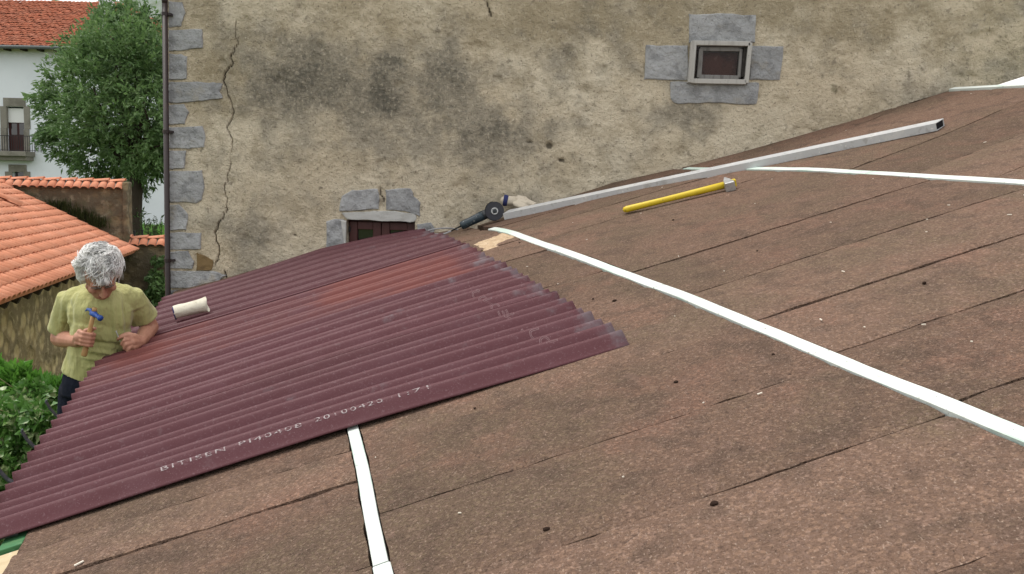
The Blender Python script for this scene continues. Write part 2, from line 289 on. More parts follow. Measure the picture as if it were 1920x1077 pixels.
# ------------------------------------------------------------------ the setting: terrain, hills
def ground_z(x, y):
    r = -3.0 + 1.55 * sstep(y, 14, 27) - .4 * sstep(x, -4, -9) * (1 - sstep(y, 8, 16))
    return r + .10 * fbm(x * .35, y * .35, 3) * sstep(np.abs(y), 0, 4)
gx = np.concatenate([np.linspace(-900, -60, 12), np.linspace(-50, 40, 91), np.linspace(60, 900, 12)])
gy = np.concatenate([np.linspace(-600, -40, 10), np.linspace(-30, 70, 101), np.linspace(90, 900, 12)])
GX, GY = np.meshgrid(gx, gy, indexing='ij')
obj('ground', np.stack([GX, GY, ground_z(GX, GY)], -1), grid_faces(len(gx), len(gy), True), 'grassy', smooth=True)['kind'] = 'structure'
hx = np.linspace(-520, 160, 90); hy = np.linspace(430, 760, 40); HX, HY = np.meshgrid(hx, hy, indexing='ij')
pk = at(292, -2, 600.0)
HZ = -20 + sstep(HY, 430, 590) * (1 - .6 * sstep(HY, 620, 760)) * (pk[2] + 20) * (1 - .30 * sstep(-HX, 235, 420) - .25 * sstep(HX, -150, 100) + .42 * fbm(HX * .018, HY * .018, 5))
obj('hill', np.stack([HX, HY, HZ], -1), grid_faces(90, 40, True), 'hill', smooth=False)['kind'] = 'structure'

# ------------------------------------------------------------------ roof frame of reference
U = np.array([0.9209481, 0.2631178, 0.28744324]); V = np.array([0.28989721, -0.95552473, -0.05414885]); NR = np.array([-0.26041159, -0.13319727, 0.9562658])
_du = [-1, .56, 1.22, 1.6, 2.14, 2.75, 3.25, 3.75, 4.17, 4.88, 5.52, 7.5]; _dv = [-.025, -.022, .012, -.010, -.066, -.055, -.018, -.026, -.017, .007, .040, .06]
def wallv(u): return .27536 * np.asarray(u)
def dev(u, v):
    d = np.clip(np.asarray(v) - wallv(u), 0, 9)
    return np.interp(u, _du, _dv) * np.exp(-(d / .75) ** 2) + .04 * sstep(np.asarray(u, float), 4.4, 5.5) * (1 - np.exp(-(d / .75) ** 2)) + .004 * np.sin(np.asarray(u) * 2.1 + np.asarray(v) * 1.7)
def RP(u, v, h=0.0):
    u, v, h = np.broadcast_arrays(np.asarray(u, float), np.asarray(v, float), np.asarray(h, float))
    return u[..., None] * U + v[..., None] * V + (h + dev(u, v))[..., None] * NR
def roofhit(px, py, h=0.0):
    r = ray(px, py); t = ((NR * h - CC) @ NR) / (r @ NR); P = CC + r * t; return P @ U, P @ V

roof = thing('cork_covered_roof', 'sloping roof covered in brown cork boards between pale green-white battens', 'roof', tuple(RP(.3, 4.0, -2.9)))
# solid deck below the boards, following the same surface
du = np.linspace(.10, 5.56, 40); DT, DB = [], []
us = np.repeat(du[:, None], 30, 1); vs_ = np.stack([np.linspace(wallv(q) + .004, 6.7, 30) for q in du])
top = RP(us, vs_, -.036); bot = RP(us, vs_, -.16); n = top.size // 3
F1 = grid_faces(40, 30, False); F2 = grid_faces(40, 30, True) + n
rim = [i * 30 for i in range(40)] + [39 * 30 + j for j in range(1, 30)] + [i * 30 + 29 for i in range(38, -1, -1)] + [j for j in range(28, 0, -1)]
F3 = np.array([[rim[k], rim[(k + 1) % len(rim)], rim[(k + 1) % len(rim)] + n, rim[k] + n] for k in range(len(rim))])
obj('deck', np.concatenate([top.reshape(-1, 3), bot.reshape(-1, 3)]), np.concatenate([F1, F2, F3]), 'deck', roof)
# building walls that carry it
def under_wall(u0, v0, u1, v1, t=.35):
    a, b = RP(u0, v0, -.17), RP(u1, v1, -.17); d = nrm([b[0] - a[0], b[1] - a[1], 0]); nn = np.array([-d[1], d[0], 0]) * t
    m = MB(); q = []
    for P in (a, b, b + nn, a + nn): q += [P]
    q += [np.array([P[0], P[1], -3.3]) for P in q]
    m.add(q, [(0, 1, 2, 3), (7, 6, 5, 4), (0, 4, 5, 1), (1, 5, 6, 2), (2, 6, 7, 3), (3, 7, 4, 0)]); m.build('supporting_wall', 'rubble', roof)
under_wall(.35, 6.4, .35, .35); under_wall(.75, 6.3, 5.4, 6.3)

BT = {1: 1.105, 2: 2.325, 3: 3.82, 4: 5.53}
def bu(i, v):      # batten centre lines, slightly bent
    if i == 1: return BT[1] - .02 * sstep(v, 4.3, 5.2)
    if i == 2: return np.interp(v, [1.0, 1.235, 2.2, 3.0, 3.9, 5, 7], [2.262, 2.276, 2.288, 2.322, 2.344, 2.330, 2.330])
    if i == 3: return np.interp(v, [1.0, 1.2, 2.4, 3.9, 7], [3.70, 3.715, 3.812, 3.838, 3.85])
    return BT[4] + 0 * v
cols = [  # (left edge, right edge, list of joints, tilt of joints)
    (0, 1, [6.65, 6.05, 5.58, 5.1, 4.63, 4.40, 3.9, 3.42, 2.95, 2.45, 1.95, 1.5, 1.0, .5, 0], .04),
    (1, 2, [6.65, 6.2, 5.76, 5.30, 4.88, 4.41, 4.09, 3.64, 3.20, 2.83, 2.47, 2.0, 1.82, 1.5, 1.05, .6, .2], .06),
    (2, 3, [6.65, 6.2, 5.74, 5.28, 4.83, 4.40, 3.925, 3.38, 2.86, 2.17, 1.70, 1.2, .7], .03),
    (3, 4, [6.65, 6.1, 5.6, 5.15, 4.65, 4.2, 3.72, 3.27, 2.75, 2.24, 1.74, 1.3, .9], -.19),
    ]
bid = 0
for (L_, R_, js, tilt) in cols:
    for k in range(len(js) - 1):
        va, vb = js[k + 1], js[k]
        nu, nv = 34, 14; bid += 1
        t = np.linspace(0, 1, nu)[:, None]; s = np.linspace(0, 1, nv)[None, :]
        g = random.choice((.0005, .001, .0025, .004))
        vv = va + g + (vb - va - 2 * g) * s + 0 * t
        ul = (.155 + .012 * fbm(vv * 9, vv * 0 + 3, 3)) if L_ == 0 else bu(L_, vv) + {1: .021, 2: .0265, 3: .028}.get(L_, .028)
        ur = bu(R_, vv) - {1: .021, 2: .0265, 3: .028}.get(R_, .028) if R_ < 5 else 7.15 + 0 * vv
        du_ = .003 * random.random(); uu = (ul + du_ + .012 * fbm(vv * 14 + bid, vv * 3, 3)) * (1 - t) + (ur - .004 * random.random() + .014 * fbm(vv * 14 + bid * 3.7, vv * 2, 3)) * t
        u0m = float(ul.mean())
        vv = vv + tilt * (uu - (u0m if tilt < 0 else 1.7))
        rot = random.uniform(-.006, .006); vv = vv + rot * (uu - uu.mean())
        edge = np.minimum(s, 1 - s) * (vb - va)
        vv = vv + np.where(edge < .001, 1, 0) * 0.020 * fbm(uu * 15 + bid * 5.1 + (s > .5) * 40, uu * 2, 4)
        lim = wallv(uu) + .006
        if (vv[:, -1] < lim[:, -1] + .02).all(): continue
        vv = np.maximum(vv, lim)
        if vv[0, -1] - vv[0, 0] < .005 and vv[-1, -1] - vv[-1, 0] < .005: continue
        hh = random.uniform(-.0025, .0025) + random.uniform(-.004, .004) * (s - .5) + .004 * fbm(uu * 6 + bid, vv * 6, 3) - .004 * (edge < .001)
        P = RP(uu, vv, hh).reshape(-1, 3); B = RP(uu, vv, -.034).reshape(-1, 3)
        rim = [i * nv for i in range(nu)] + [(nu - 1) * nv + j for j in range(1, nv)] + [i * nv + nv - 1 for i in range(nu - 2, -1, -1)] + [j for j in range(nv - 2, 0, -1)]
        m_ = len(rim); base = len(P); allv = np.concatenate([P, P[rim], B[rim]])
        f2 = np.array([[base + q, base + (q + 1) % m_, base + m_ + (q + 1) % m_, base + m_ + q] for q in range(m_)])
        o = obj('cork_board', allv, np.concatenate([grid_faces(nu, nv), f2]), 'cork', roof)
        o.data.polygons.foreach_set('use_smooth', [True] * ((nu - 1) * (nv - 1)) + [False] * m_)
# a strip where the dark crust has come off one board
cr = [roofhit(*q) for q in ((886, 458), (944, 433), (978, 441), (908, 473))]; ss, tt = np.meshgrid(np.linspace(0, 1, 24), np.linspace(0, 1, 12), indexing='ij')
uu = (cr[0][0] * (1 - ss) + cr[1][0] * ss) * (1 - tt) + (cr[3][0] * (1 - ss) + cr[2][0] * ss) * tt; vv = (cr[0][1] * (1 - ss) + cr[1][1] * ss) * (1 - tt) + (cr[3][1] * (1 - ss) + cr[2][1] * ss) * tt
uu = np.minimum(uu + .05 * fbm(vv * 24, uu * 3, 3), bu(2, vv) - .03); vv = vv + .06 * fbm(uu * 24, vv * 3, 3)
hh = .0035 + .006 * fbm(uu * 40, vv * 40, 3); hh[0, :] = hh[-1, :] = -.004; hh[:, 0] = hh[:, -1] = -.004
tag(obj('bare_cork_strip', RP(uu, vv, hh), grid_faces(24, 12), 'cork_fresh', roof, True), 'pale strip where the dark crust has worn off')
# battens
def batten(i, va, vb, wdt=.046, top=.005):
    k = max(6, int((vb - va) / .06)); v = np.linspace(va, vb, k); c = bu(i, v) + .003 * fbm(v * 5, v * 0 + i * 7 + va, 3)
    wd = wdt / 2 * (1 + .10 * fbm(v * 9, v * 0 + i + va, 3)); h = top + .004 * fbm(v * 3, v * 0 + 9 * i, 2)
    sec = [(-1, -.03), (-1, -.002), (-.88, 0), (.88, 0), (1, -.002), (1, -.03)]
    P = np.stack([RP(c + sx * wd, v, (h if dh > -.02 else 0) + dh) for sx, dh in sec], 1).reshape(-1, 3)
    fs = []
    for a in range(k - 1):
        for b in range(6): fs.append((a * 6 + b, a * 6 + (b + 1) % 6, (a + 1) * 6 + (b + 1) % 6, (a + 1) * 6 + b))
    fs += [tuple(range(5, -1, -1)), tuple((k - 1) * 6 + b for b in range(6))]
    return obj('batten', P, fs, 'batten', roof)
batten(1, .5, 5.10, .034); batten(1, 5.106, 6.5, .039)
batten(2, 1.24, 2.60, .050); batten(2, 2.606, 3.74, .047); batten(2, 3.746, 6.5, .045)
batten(3, 1.13, 2.98, .05); batten(3, 2.985, 6.5, .05)
batten(4, 1.535, 6.5, .05, .016)
# eave fascia and bare edging at the lower corner
m = MB(); A, B_ = RP(.118, 3.3, -.02), RP(.118, 4.255, -.02); m.box((A + B_) / 2, U * .034, (B_ - A) / 2, NR * .014); o = m.build('fascia_board', 'green_paint', roof, bevel=.003); o['label'] = 'green painted eave board'
m = MB(); A, B_ = RP(.10, 4.262, -.03), RP(.10, 6.6, -.03); m.box((A + B_) / 2, U * .05, (B_ - A) / 2, NR * .012); o = m.build('edge_board', 'bare_wood', roof, bevel=.003); o['label'] = 'bare wooden edge board'
m = MB(); A, B_ = RP(.082, 3.4, -.02), RP(.082, 6.6, -.02); m.box((A + B_) / 2 - NR * .07, U * .012, (B_ - A) / 2, NR * .05); m.build('rafter_trim', 'bare_wood', roof)
m = MB(); A, B_ = RP(.05, 4.165, .0), RP(.125, 4.175, -.001); m.box((A + B_) / 2, (B_ - A) / 2, V * .008, NR * .003); m.build('metal_strap', 'bracket', roof)

# ------------------------------------------------------------------ corrugated sheets
PIT = .0965; VC = 4.19
def sheet_h(v, lift=0):
    x = (v - VC) / PIT
    c_ = np.cos(2 * math.pi * x); w_ = .72 * np.arcsin(.97 * c_) / math.asin(.97) + .28 * c_
    return .003 + .0235 * (1 + w_) - .0075 * (.5 + .5 * np.cos(math.pi * x)) + lift
def lift_a(u, v): return .015 * sstep(v, VC - .11, VC - .01) * (1 - .75 * sstep(u, 1.0, 1.95))
def sheet_point(u, v, lift=0):
    w_ = v + .032 * (u - 1.0) * np.clip((v - 2.8) / 1.3, 0, 1)
    w_ = np.maximum(w_, wallv(u) + .012)
    return RP(u, w_, sheet_h(v, lift) + .004 * np.sin(u * 3.1 + v) * np.clip(v - 2, 0, 1))
SH = [(.53, 8.62, .000, 2.002, 'maroon corrugated bitumen sheet with white printed lettering along its free edge', 'sheet'),
      (8.0, 17.3, .000, 1.996, 'maroon corrugated sheet lying between the lettered sheet and the rust-red sheet', 'sheet'),
      (16.7, 25.5, -.004, 1.982, 'rust-red tinted corrugated sheet under the hand of the working man', 'sheet_red'),
      (24.9, 33.4, .055, 1.972, 'maroon corrugated sheet carrying the cream canvas sleeve beyond the rust-red sheet', 'sheet'),
      (32.8, 39.3, .150, 1.945, 'narrow maroon corrugated sheet laid nearest the rendered house wall', 'sheet')]
sheets = []
for k0, k1, ua, ub, lab, mt in SH:
    vlo = VC - PIT * (k1 - 1); vhi = VC - PIT * (k0 - 1)
    nv = int((vhi - vlo) / PIT * 16) + 1; nu = 48
    u = np.linspace(ua, ub, nu)[:, None]; v = np.linspace(vlo, vhi, nv)[None, :]
    ue = u + 0 * v + (.006 * fbm(v * 30 + k0, v * 0, 3)) * np.where((u < ua + .001) | (u > ub - .001), 1, 0)
    lift = .0022 * sstep(v, vhi - PIT * .9, vhi - PIT * .55) if k0 > 1 else lift_a(u, v) + 0 * v
    P = sheet_point(ue, v + 0 * u, lift)
    dust = sstep(ue, 1.80, 1.99) * .55 + .25 * np.clip(fbm(ue * 1.3 + k0, v * 7, 4) * 2, 0, 1) + .25 * (.5 + .5 * np.cos(2 * math.pi * (v - VC) / PIT)) * sstep(ue, .5, 1.6)
    rust = sstep(ue, -.1, .15) * (1 - sstep(ue, .35, .8)) * (1 - .6 * sstep(v, 2.3, 2.5)) + sstep(ue, .9, 1.25) * (1 - sstep(ue, 1.75, 1.95)) + 0 * v
    o = obj('corrugated_sheet', P, grid_faces(nu, nv), mt, None, True, {'dust': dust.ravel(), 'rust': rust.ravel()})
    md = o.modifiers.new('s', 'SOLIDIFY'); md.thickness = .003; md.offset = -1
    tag(o, lab, 'roof sheet', 'corrugated sheets on the eave'); sheets.append(o); OFF[o] = np.zeros(3)
# printed lettering on the outer wave of the first sheet and embossed letters near the upper ends
def text_mesh(s, size, outline=False):
    c = bpy.data.curves.new('t', 'FONT'); c.body = s; c.size = size; c.space_character = 1.25
    if outline: c.fill_mode = 'NONE'; c.bevel_depth = .0011; c.bevel_resolution = 0
    c.resolution_u = 3
    o = bpy.data.objects.new('t', c); COL.objects.link(o); dg = bpy.context.evaluated_depsgraph_get(); dg.update()
    me = bpy.data.meshes.new_from_object(o.evaluated_get(dg)); v = np.array([q.co[:] for q in me.vertices]); f = [tuple(p_.vertices) for p_ in me.polygons]
    bpy.data.objects.remove(o); bpy.data.curves.remove(c); bpy.data.meshes.remove(me); return v, f
for wd, ua, ub in (('BITISEN', .545, .735), ('PI40408', .775, .965), ('20100420', 1.005, 1.215), ('1:71', 1.265, 1.36)):
    tv, tf = text_mesh(wd, .016); tx = tv[:, 0]; u = ua + (tx - tx.min()) / (tx.max() - tx.min()) * (ub - ua); v = VC + .013 - tv[:, 1] * .9
    obj('printed_lettering', sheet_point(u, v, .0014 + lift_a(u, v)), tf, 'print_white', sheets[0])
for k, ch in enumerate('ONDULINEONDU'):
    tv, tf = text_mesh(ch, .060, True); sh = sheets[0] if k < 8 else sheets[1]
    u = 1.80 + tv[:, 1] * .9 - .02 - .004 * k; v = VC - PIT * k + .034 - (tv[:, 0] - tv[:, 0].min()) * .75 * 1.0
    obj('embossed_letter', sheet_point(u, v, .0002 + np.clip(tv[:, 2], -.001, .001) * .7), tf, 'emboss', sh)

# gutter hooks along the eave
for i, vv in enumerate((3.62, 3.27, 2.88)):
    hk = thing('gutter_hook', 'curved grey metal gutter hook sticking out under the sheet ends', 'gutter hook', tuple(RP(0, vv, -.03)), 'gutter hooks along the eave')
    pth = [(.12, -.026), (.03, -.028), (-.005, -.026), (-.028, -.014), (-.046, .010), (-.057, .040), (-.062, .072)]
    m = MB(); pts = [RP(a, vv, b) for a, b in pth]
    for j in range(len(pts) - 1):
        t = pts[j + 1] - pts[j]; nn = nrm(np.cross(t, V)); m.box((pts[j] + pts[j + 1]) / 2, t * .53, V * .011, nn * .0025)
    m.build('strap', 'bracket', hk)
    m = MB(); m.cap(RP(-.064, vv, .075), RP(-.060, vv, .082), .006, .005, 6); m.build('rivet', 'bracket', hk, True)

# ------------------------------------------------------------------ rendered stone house
house = thing('rendered_house', 'old house wall of stained beige render with grey corner stones and two small windows', 'house', (3.0, .3, -3))
cx0 = WP(317, 300)[0]
win_hi = (WP(1298, 120)[0], WP(1402, 120)[0], WP(1350, 154)[1], WP(1350, 84)[1])
win_lo = (WP(650, 440)[0], WP(778, 440)[0], WP(700, 500)[1], WP(700, 413)[1])
def axis(lo, hi, f0, f1, st, extra):
    a = list(np.arange(f0, f1, st)); return np.array(sorted(set([lo] + [q for q in extra] + a + list(np.linspace(f1, hi, 8)))))
xs = axis(cx0, 9.5, cx0, 6.7, .0125, list(np.arange(WP(396, 300)[0], WP(452, 300)[0], .0035))); zs = np.array(sorted(set([-3.3, -2, -1, -.5] + list(np.arange(-.25, 2.75, .0125)) + [2.75, 3.0, 3.2])))
for a in win_hi[:2] + win_lo[:2]: xs[np.argmin(abs(xs - a))] = a
for a in win_hi[2:] + win_lo[2:]: zs[np.argmin(abs(zs - a))] = a
X, Z = np.meshgrid(xs, zs, indexing='ij')
PX, PY = toimg(np.stack([X, 0 * X, Z], -1))
fine = (X < 6.7) & (Z > -.25) & (Z < 2.76)
rel = .018 * fbm(X * 1.6, Z * 1.6, 3) + .009 * fbm(X * 9, Z * 9, 3) + .010 * np.abs(fbm(X * 26, Z * 26, 3)) * 2
pockr = fbm(X * 7.3 + 40, Z * 7.3, 3); rel = rel - .012 * sstep(pockr, .2, .3)
# crack
ck = [(443, 40), (442, 66), (446, 84), (433, 104), (436, 122), (420, 140), (420, 155), (427, 178), (437, 205), (436, 220), (425, 240), (437, 262), (433, 285), (430, 318), (427, 340), (420, 355), (427, 372), (427, 395), (412, 415), (402, 436), (410, 460), (408, 482), (404, 497)]
ck2 = [(421, 508), (425, 522)]; ck3 = [(383, 278), (372, 284), (352, 283)]; ck4 = [(712, 350), (713, 366), (721, 372), (717, 384)]; ck5 = [(318, 165), (350, 167), (366, 162)]; ck6 = [(913, 5), (921, 30)]; ck7 = [(318, 237), (340, 236)]
def jag(pl):
    out = [pl[0]]
    for a, b in zip(pl[:-1], pl[1:]):
        for t in (.33, .66): out.append((a[0] + (b[0] - a[0]) * t + random.uniform(-3, 3), a[1] + (b[1] - a[1]) * t))
        out.append(b)
    return out
ck = jag(ck)
crack = np.zeros_like(X)
def dseg(a, b):
    a = np.array(a, float); b = np.array(b, float); d = b - a; t = np.clip(((PX - a[0]) * d[0] + (PY - a[1]) * d[1]) / (d @ d), 0, 1)
    return np.hypot(PX - a[0] - t * d[0], PY - a[1] - t * d[1])
jit = 4 * fbm(X * 13, Z * 13, 3)
for pl, wdt in ((ck, .80), (ck2, 1.1), (ck3, 1.2), (ck4, 1.3), (ck6, 1.4)):
    for a, b in zip(pl[:-1], pl[1:]):
        sel = dseg(a, b) + jit * .12 + 2.4 * fbm(X * 2, Z * 4.5, 3); crack = np.maximum(crack, 1 - sstep(sel, wdt * .5, wdt * 1.5))
holes = [(1030, 273, 9, 8), (1052, 300, 9, 4), (993, 266, 6, 3), (380, 490, 6, 3), (552, 441, 4, 2)]
for hx_, hy_, hw, hh_ in holes: crack = np.maximum(crack, .9 * (1 - sstep(np.hypot((PX - hx_) / hw, (PY - hy_) / hh_) + jit * .12, .6, 1.1)))
yy = -rel * fine + .022 * crack
near = (PX < 428) | ((PX > 600) & (PX < 826) & (PY > 345)) | ((PX > 1200) & (PX < 1476) & (PY > 18) & (PY < 202)); yy = np.where(near & (yy < -.003), -.003 + (yy + .003) * .25, yy)
yy[np.abs(X - cx0) < .02] = 0
# stains: blobs with their own places on the wall
def blobs(lst):
    s = np.zeros_like(X)
    for bx, by, rx, ry, a in lst: s = s + a * np.exp(-(((PX - bx) / rx) ** 2 + ((PY - by) / ry) ** 2))
    return s
stain = blobs([(800, 150, 430, 100, .70), (620, 190, 200, 80, .35), (930, 150, 180, 110, .30), (470, 475, 85, 60, .60), (520, 400, 60, 55, .30), (1220, 150, 100, 70, .35), (860, 240, 60, 60, .35),
               (1290, 218, 75, 36, .90), (1345, 235, 30, 55, .6), (1240, 205, 40, 30, .5), (1435, 172, 30, 20, .5), (640, 345, 40, 25, .3), (470, 320, 60, 50, .3), (420, 540, 80, 25, .5), (1110, 240, 120, 50, .3), (350, 90, 60, 120, .1), (1250, 330, 90, 30, .15)])
ochre = blobs([(900, 20, 900, 90, .95), (1600, 40, 330, 110, .6), (400, 70, 90, 120, .7), (1750, 120, 220, 80, .45), (1150, 60, 160, 60, .3), (430, 200, 60, 90, .4), (760, 140, 450, 80, .45)])
green = blobs([(1570, 165, 14, 12, .9), (1330, 208, 90, 16, .35), (1850, 120, 120, 60, .25), (430, 215, 40, 60, .2), (420, 490, 60, 30, .3)])
big = fbm(X * .9 + 3, Z * 1.3, 5); med = fbm(X * 4.2, Z * 4.2 + 7, 5)
stain = stain * .62 + sstep(stain, -.2, .6) * (1.5 * big + 1.1 * med) + .8 * np.clip(big + .10, 0, 1) + .8 * np.clip(med - .06, 0, 1)
ochre = ochre * .8 + 1.0 * fbm(X * 1.4 + 20, Z * 1.4 + 9, 5) * sstep(ochre, .02, .4)
keepx = (xs[:-1] + xs[1:]) / 2; keepz = (zs[:-1] + zs[1:]) / 2
Fw = grid_faces(len(xs), len(zs)); KX, KZ = np.meshgrid(keepx, keepz, indexing='ij'); KX = KX.ravel(); KZ = KZ.ravel()
hole = np.zeros(len(KX), bool)
for a, b, c, d in (win_hi, win_lo): hole |= (KX > a) & (KX < b) & (KZ > c) & (KZ < d)
Fw = Fw[~hole][:, ::-1].copy()
wall_v = np.stack([X, yy, Z], -1).reshape(-1, 3)
obj('wall', wall_v, Fw, 'render_wall', house, True, {'stain': stain.ravel(), 'ochre': ochre.ravel(), 'green': green.ravel(), 'crack': crack.ravel()})
m = MB()   # body of the house behind its front, with reveals
m.add([(cx0, 0, -3.3), (cx0, 7, -3.3), (cx0, 7, 3.2), (cx0, 0, 3.2), (9.5, 0, -3.3), (9.5, 7, -3.3), (9.5, 7, 3.2), (9.5, 0, 3.2)], [(0, 3, 2, 1), (4, 5, 6, 7), (1, 2, 6, 5), (3, 7, 6, 2)])
for a, b, c, d in (win_hi, win_lo):
    y1 = .22
    m.add([(a, -.002, c), (b, -.002, c), (b, -.002, d), (a, -.002, d), (a, y1, c), (b, y1, c), (b, y1, d), (a, y1, d)], [(0, 1, 5, 4), (1, 2, 6, 5), (2, 3, 7, 6), (3, 0, 4, 7), (4, 5, 6, 7)])
obj('side_walls', m.v, m.f, 'render_wall', house, attrs={k_: [0.2] * len(m.v) for k_ in ('stain', 'ochre', 'green')} | {'crack': [0] * len(m.v)})
def stone_poly(name, pts, mat, parent, proud=.012, depth=.06, rough=.008, seed=0, label=None, y0=0.0):
    """dressed stone with a ragged outline given in wall coordinates (x, z)"""
    pts = [np.array(q, float) for q in pts]; out = []
    for a, b in zip(pts, pts[1:] + pts[:1]):
        L = np.linalg.norm(b - a); k = max(2, int(L / .022))
        for i in range(k):
            q = a + (b - a) * i / k; nn = np.array([b[1] - a[1], a[0] - b[0]]) / L
            if i: q = q + nn * rough * 2.6 * float(fbm(np.array(q[0] * 9 + seed), np.array(q[1] * 9), 4))
            out.append(q)
    c = sum(out) / len(out); n = len(out); vs2 = []; R_ = 6
    for r in range(R_ + 1):
        f = [1, .985, .93, .75, .50, .25, .04][r]
        for q in out:
            p2 = c + (q - c) * f; ht = proud * (0 if r == 0 else .75 if r == 1 else 1) + (.010 * float(fbm(np.array(p2[0] * 12 + seed * 3), np.array(p2[1] * 12), 3)) if r > 1 else 0)
            vs2.append((p2[0], y0 - ht, p2[1]))
    for q in out: vs2.append((q[0], y0 + depth, q[1]))
    fs = []
    for r in range(R_):
        for i in range(n): fs.append((r * n + i, r * n + (i + 1) % n, (r + 1) * n + (i + 1) % n, (r + 1) * n + i))
    fs.append(tuple(R_ * n + i for i in range(n)))
    b0 = (R_ + 1) * n
    for i in range(n): fs.append((i, b0 + i, b0 + (i + 1) % n, (i + 1) % n))
    o = obj(name, vs2, fs, mat, parent)
    if label: o['label'] = label
    return o
def pxpoly(*pts): return [WP(*q) for q in pts]
quoins = [[(317, 2), (342, 4), (348, 24), (340, 50), (317, 52)], [(317, 56), (379, 55), (381, 90), (350, 94), (317, 96)], [(317, 100), (340, 101), (352, 106), (350, 148), (317, 150)],
          [(317, 154), (400, 154), (418, 157), (412, 172), (418, 184), (380, 190), (345, 192), (317, 193)], [(317, 197), (345, 195), (355, 210), (347, 233), (317, 234)],
          [(317, 238), (380, 236), (386, 258), (383, 276), (355, 279), (317, 278)], [(317, 282), (350, 282), (346, 316), (317, 317)], [(317, 321), (379, 319), (384, 350), (379, 375), (368, 382), (345, 379), (317, 380)],
          [(317, 384), (336, 383), (353, 402), (350, 431), (317, 432)], [(317, 436), (378, 436), (377, 467), (345, 468), (317, 468)], [(317, 472), (353, 470), (364, 490), (361, 504), (317, 503)],
          [(317, 507), (405, 509), (424, 516), (402, 532), (380, 541), (317, 540)], [(317, 544), (360, 543), (372, 550), (365, 577), (317, 578)]]
for i, q in enumerate(quoins): stone_poly('quoin_stone', pxpoly(*q), 'grey_stone', house, seed=i, proud=.012)
stone_poly('rubble_stone', pxpoly((369, 474), (385, 480), (400, 488), (397, 506), (368, 507)), 'brown_stone', house, seed=40, proud=.010, label='brown stone laid bare in the render')
# upper window
uw = [[(1291, 26), (1352, 25), (1417, 28), (1416, 80), (1291, 81)], [(1211, 84), (1290, 85), (1290, 150), (1207, 149)], [(1407, 86), (1469, 87), (1466, 120), (1462, 150), (1405, 150)], [(1257, 153), (1423, 155), (1421, 180), (1418, 195), (1265, 193), (1257, 185)]]
for i, q in enumerate(uw): stone_poly('surround_stone', pxpoly(*q), 'grey_stone', house, seed=60 + i, proud=.012)
def frame_box(m, p0, p1, wdt, y0, y1):
    p0 = np.array(p0); p1 = np.array(p1); d = nrm(p1 - p0); nn = np.array([-d[1], d[0]]) * wdt / 2
    q = [p0 - nn, p1 - nn, p1 + nn, p0 + nn]
    m.add([(a[0], y0, a[1]) for a in q] + [(a[0], y1, a[1]) for a in q], [(0, 1, 2, 3), (7, 6, 5, 4), (0, 4, 5, 1), (1, 5, 6, 2), (2, 6, 7, 3), (3, 7, 4, 0)])
wnd = obj('window', *(lambda m: (m.v, m.f))((lambda m: (frame_box(m, WP(1299, 80), WP(1293, 156), .036, -.055, .05), m)[1])(MB())), 'weathered_wood', house)
for a, b, wd in (((1296, 82), (1404, 84), .030), ((1294, 153), (1396, 155), .032), ((1404, 82), (1397, 157), .028)):
    m = MB(); frame_box(m, WP(*a), WP(*b), wd, -.053, .05); m.build('frame_rail', 'weathered_wood', wnd, bevel=.003)
m = MB(); frame_box(m, WP(1396, 90), WP(1391, 145), .022, -.03, .05); m.build('rotten_edge', 'rotten_wood', wnd)
for a, b, wd in (((1312, 92), (1386, 93), .028), ((1310, 144), (1384, 146), .028), ((1314, 92), (1310, 146), .030), ((1389, 92), (1385, 146), .020)):
    m = MB(); frame_box(m, WP(*a), WP(*b), wd, -.02 + .001 * wd, .045); m.build('sash', 'grey_wood', wnd, bevel=.003)
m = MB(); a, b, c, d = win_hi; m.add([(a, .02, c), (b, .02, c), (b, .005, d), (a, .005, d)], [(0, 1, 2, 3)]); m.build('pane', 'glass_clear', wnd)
m = MB(); m.add([(a, .06, c), (b, .06, c), (b, .055, d), (a, .055, d)], [(0, 1, 2, 3)]); m.build('reflection_panel', 'reflection_panel', wnd)  # panel added behind the pane; its red-brown paints the roof's reflection
# lower window
lw = [[(636, 396), (641, 368), (660, 356), (708, 354), (712, 372), (710, 392), (680, 394)], [(722, 355), (770, 353), (776, 368), (789, 380), (788, 406), (760, 396), (724, 393)], [(612, 415), (628, 410), (648, 413), (648, 480), (611, 480)], [(782, 420), (808, 417), (816, 428), (812, 440), (782, 440)]]
for i, q in enumerate(lw): stone_poly('surround_stone', pxpoly(*q), 'grey_stone', house, seed=80 + i, proud=.012)
stone_poly('mortar_band', pxpoly((640, 399), (700, 395), (740, 395), (778, 400), (782, 408), (776, 416), (651, 411)), 'pale_mortar', house, seed=90, proud=.012)
stone_poly('mortar_band', pxpoly((640, 412), (650, 414), (650, 478), (646, 478), (644, 440)), 'pale_mortar', house, seed=91, proud=.018, rough=.004)
x0, x1, z0, z1 = win_lo; xm = WP(712, 440)[0]
wnd = obj('window', *(lambda m: (m.v, m.f))(MB().aabb(x0, x1, .09, .14, z1 - .012, z1)), 'brown_frame', house)
for (a, b) in ((x0 + .006, xm - .002), (xm + .002, x1 - .006)):
    sw = .058
    for bx in ((a, a + sw, z0, z1 - .014), (b - sw, b, z0, z1 - .014)): m = MB(); m.aabb(bx[0], bx[1], .06, .11, bx[2], bx[3]); m.build('sash', 'brown_frame', wnd, bevel=.004)
    m = MB(); m.aabb(a + sw + .001, b - sw - .001, .062, .11, z1 - .014 - sw * .95, z1 - .014); m.build('sash', 'brown_frame', wnd, bevel=.004)
    m = MB(); m.aabb(a + sw - .01, b - sw + .01, .085, .088, z0, z1 - .05); m.build('pane', 'glass_dark', wnd)
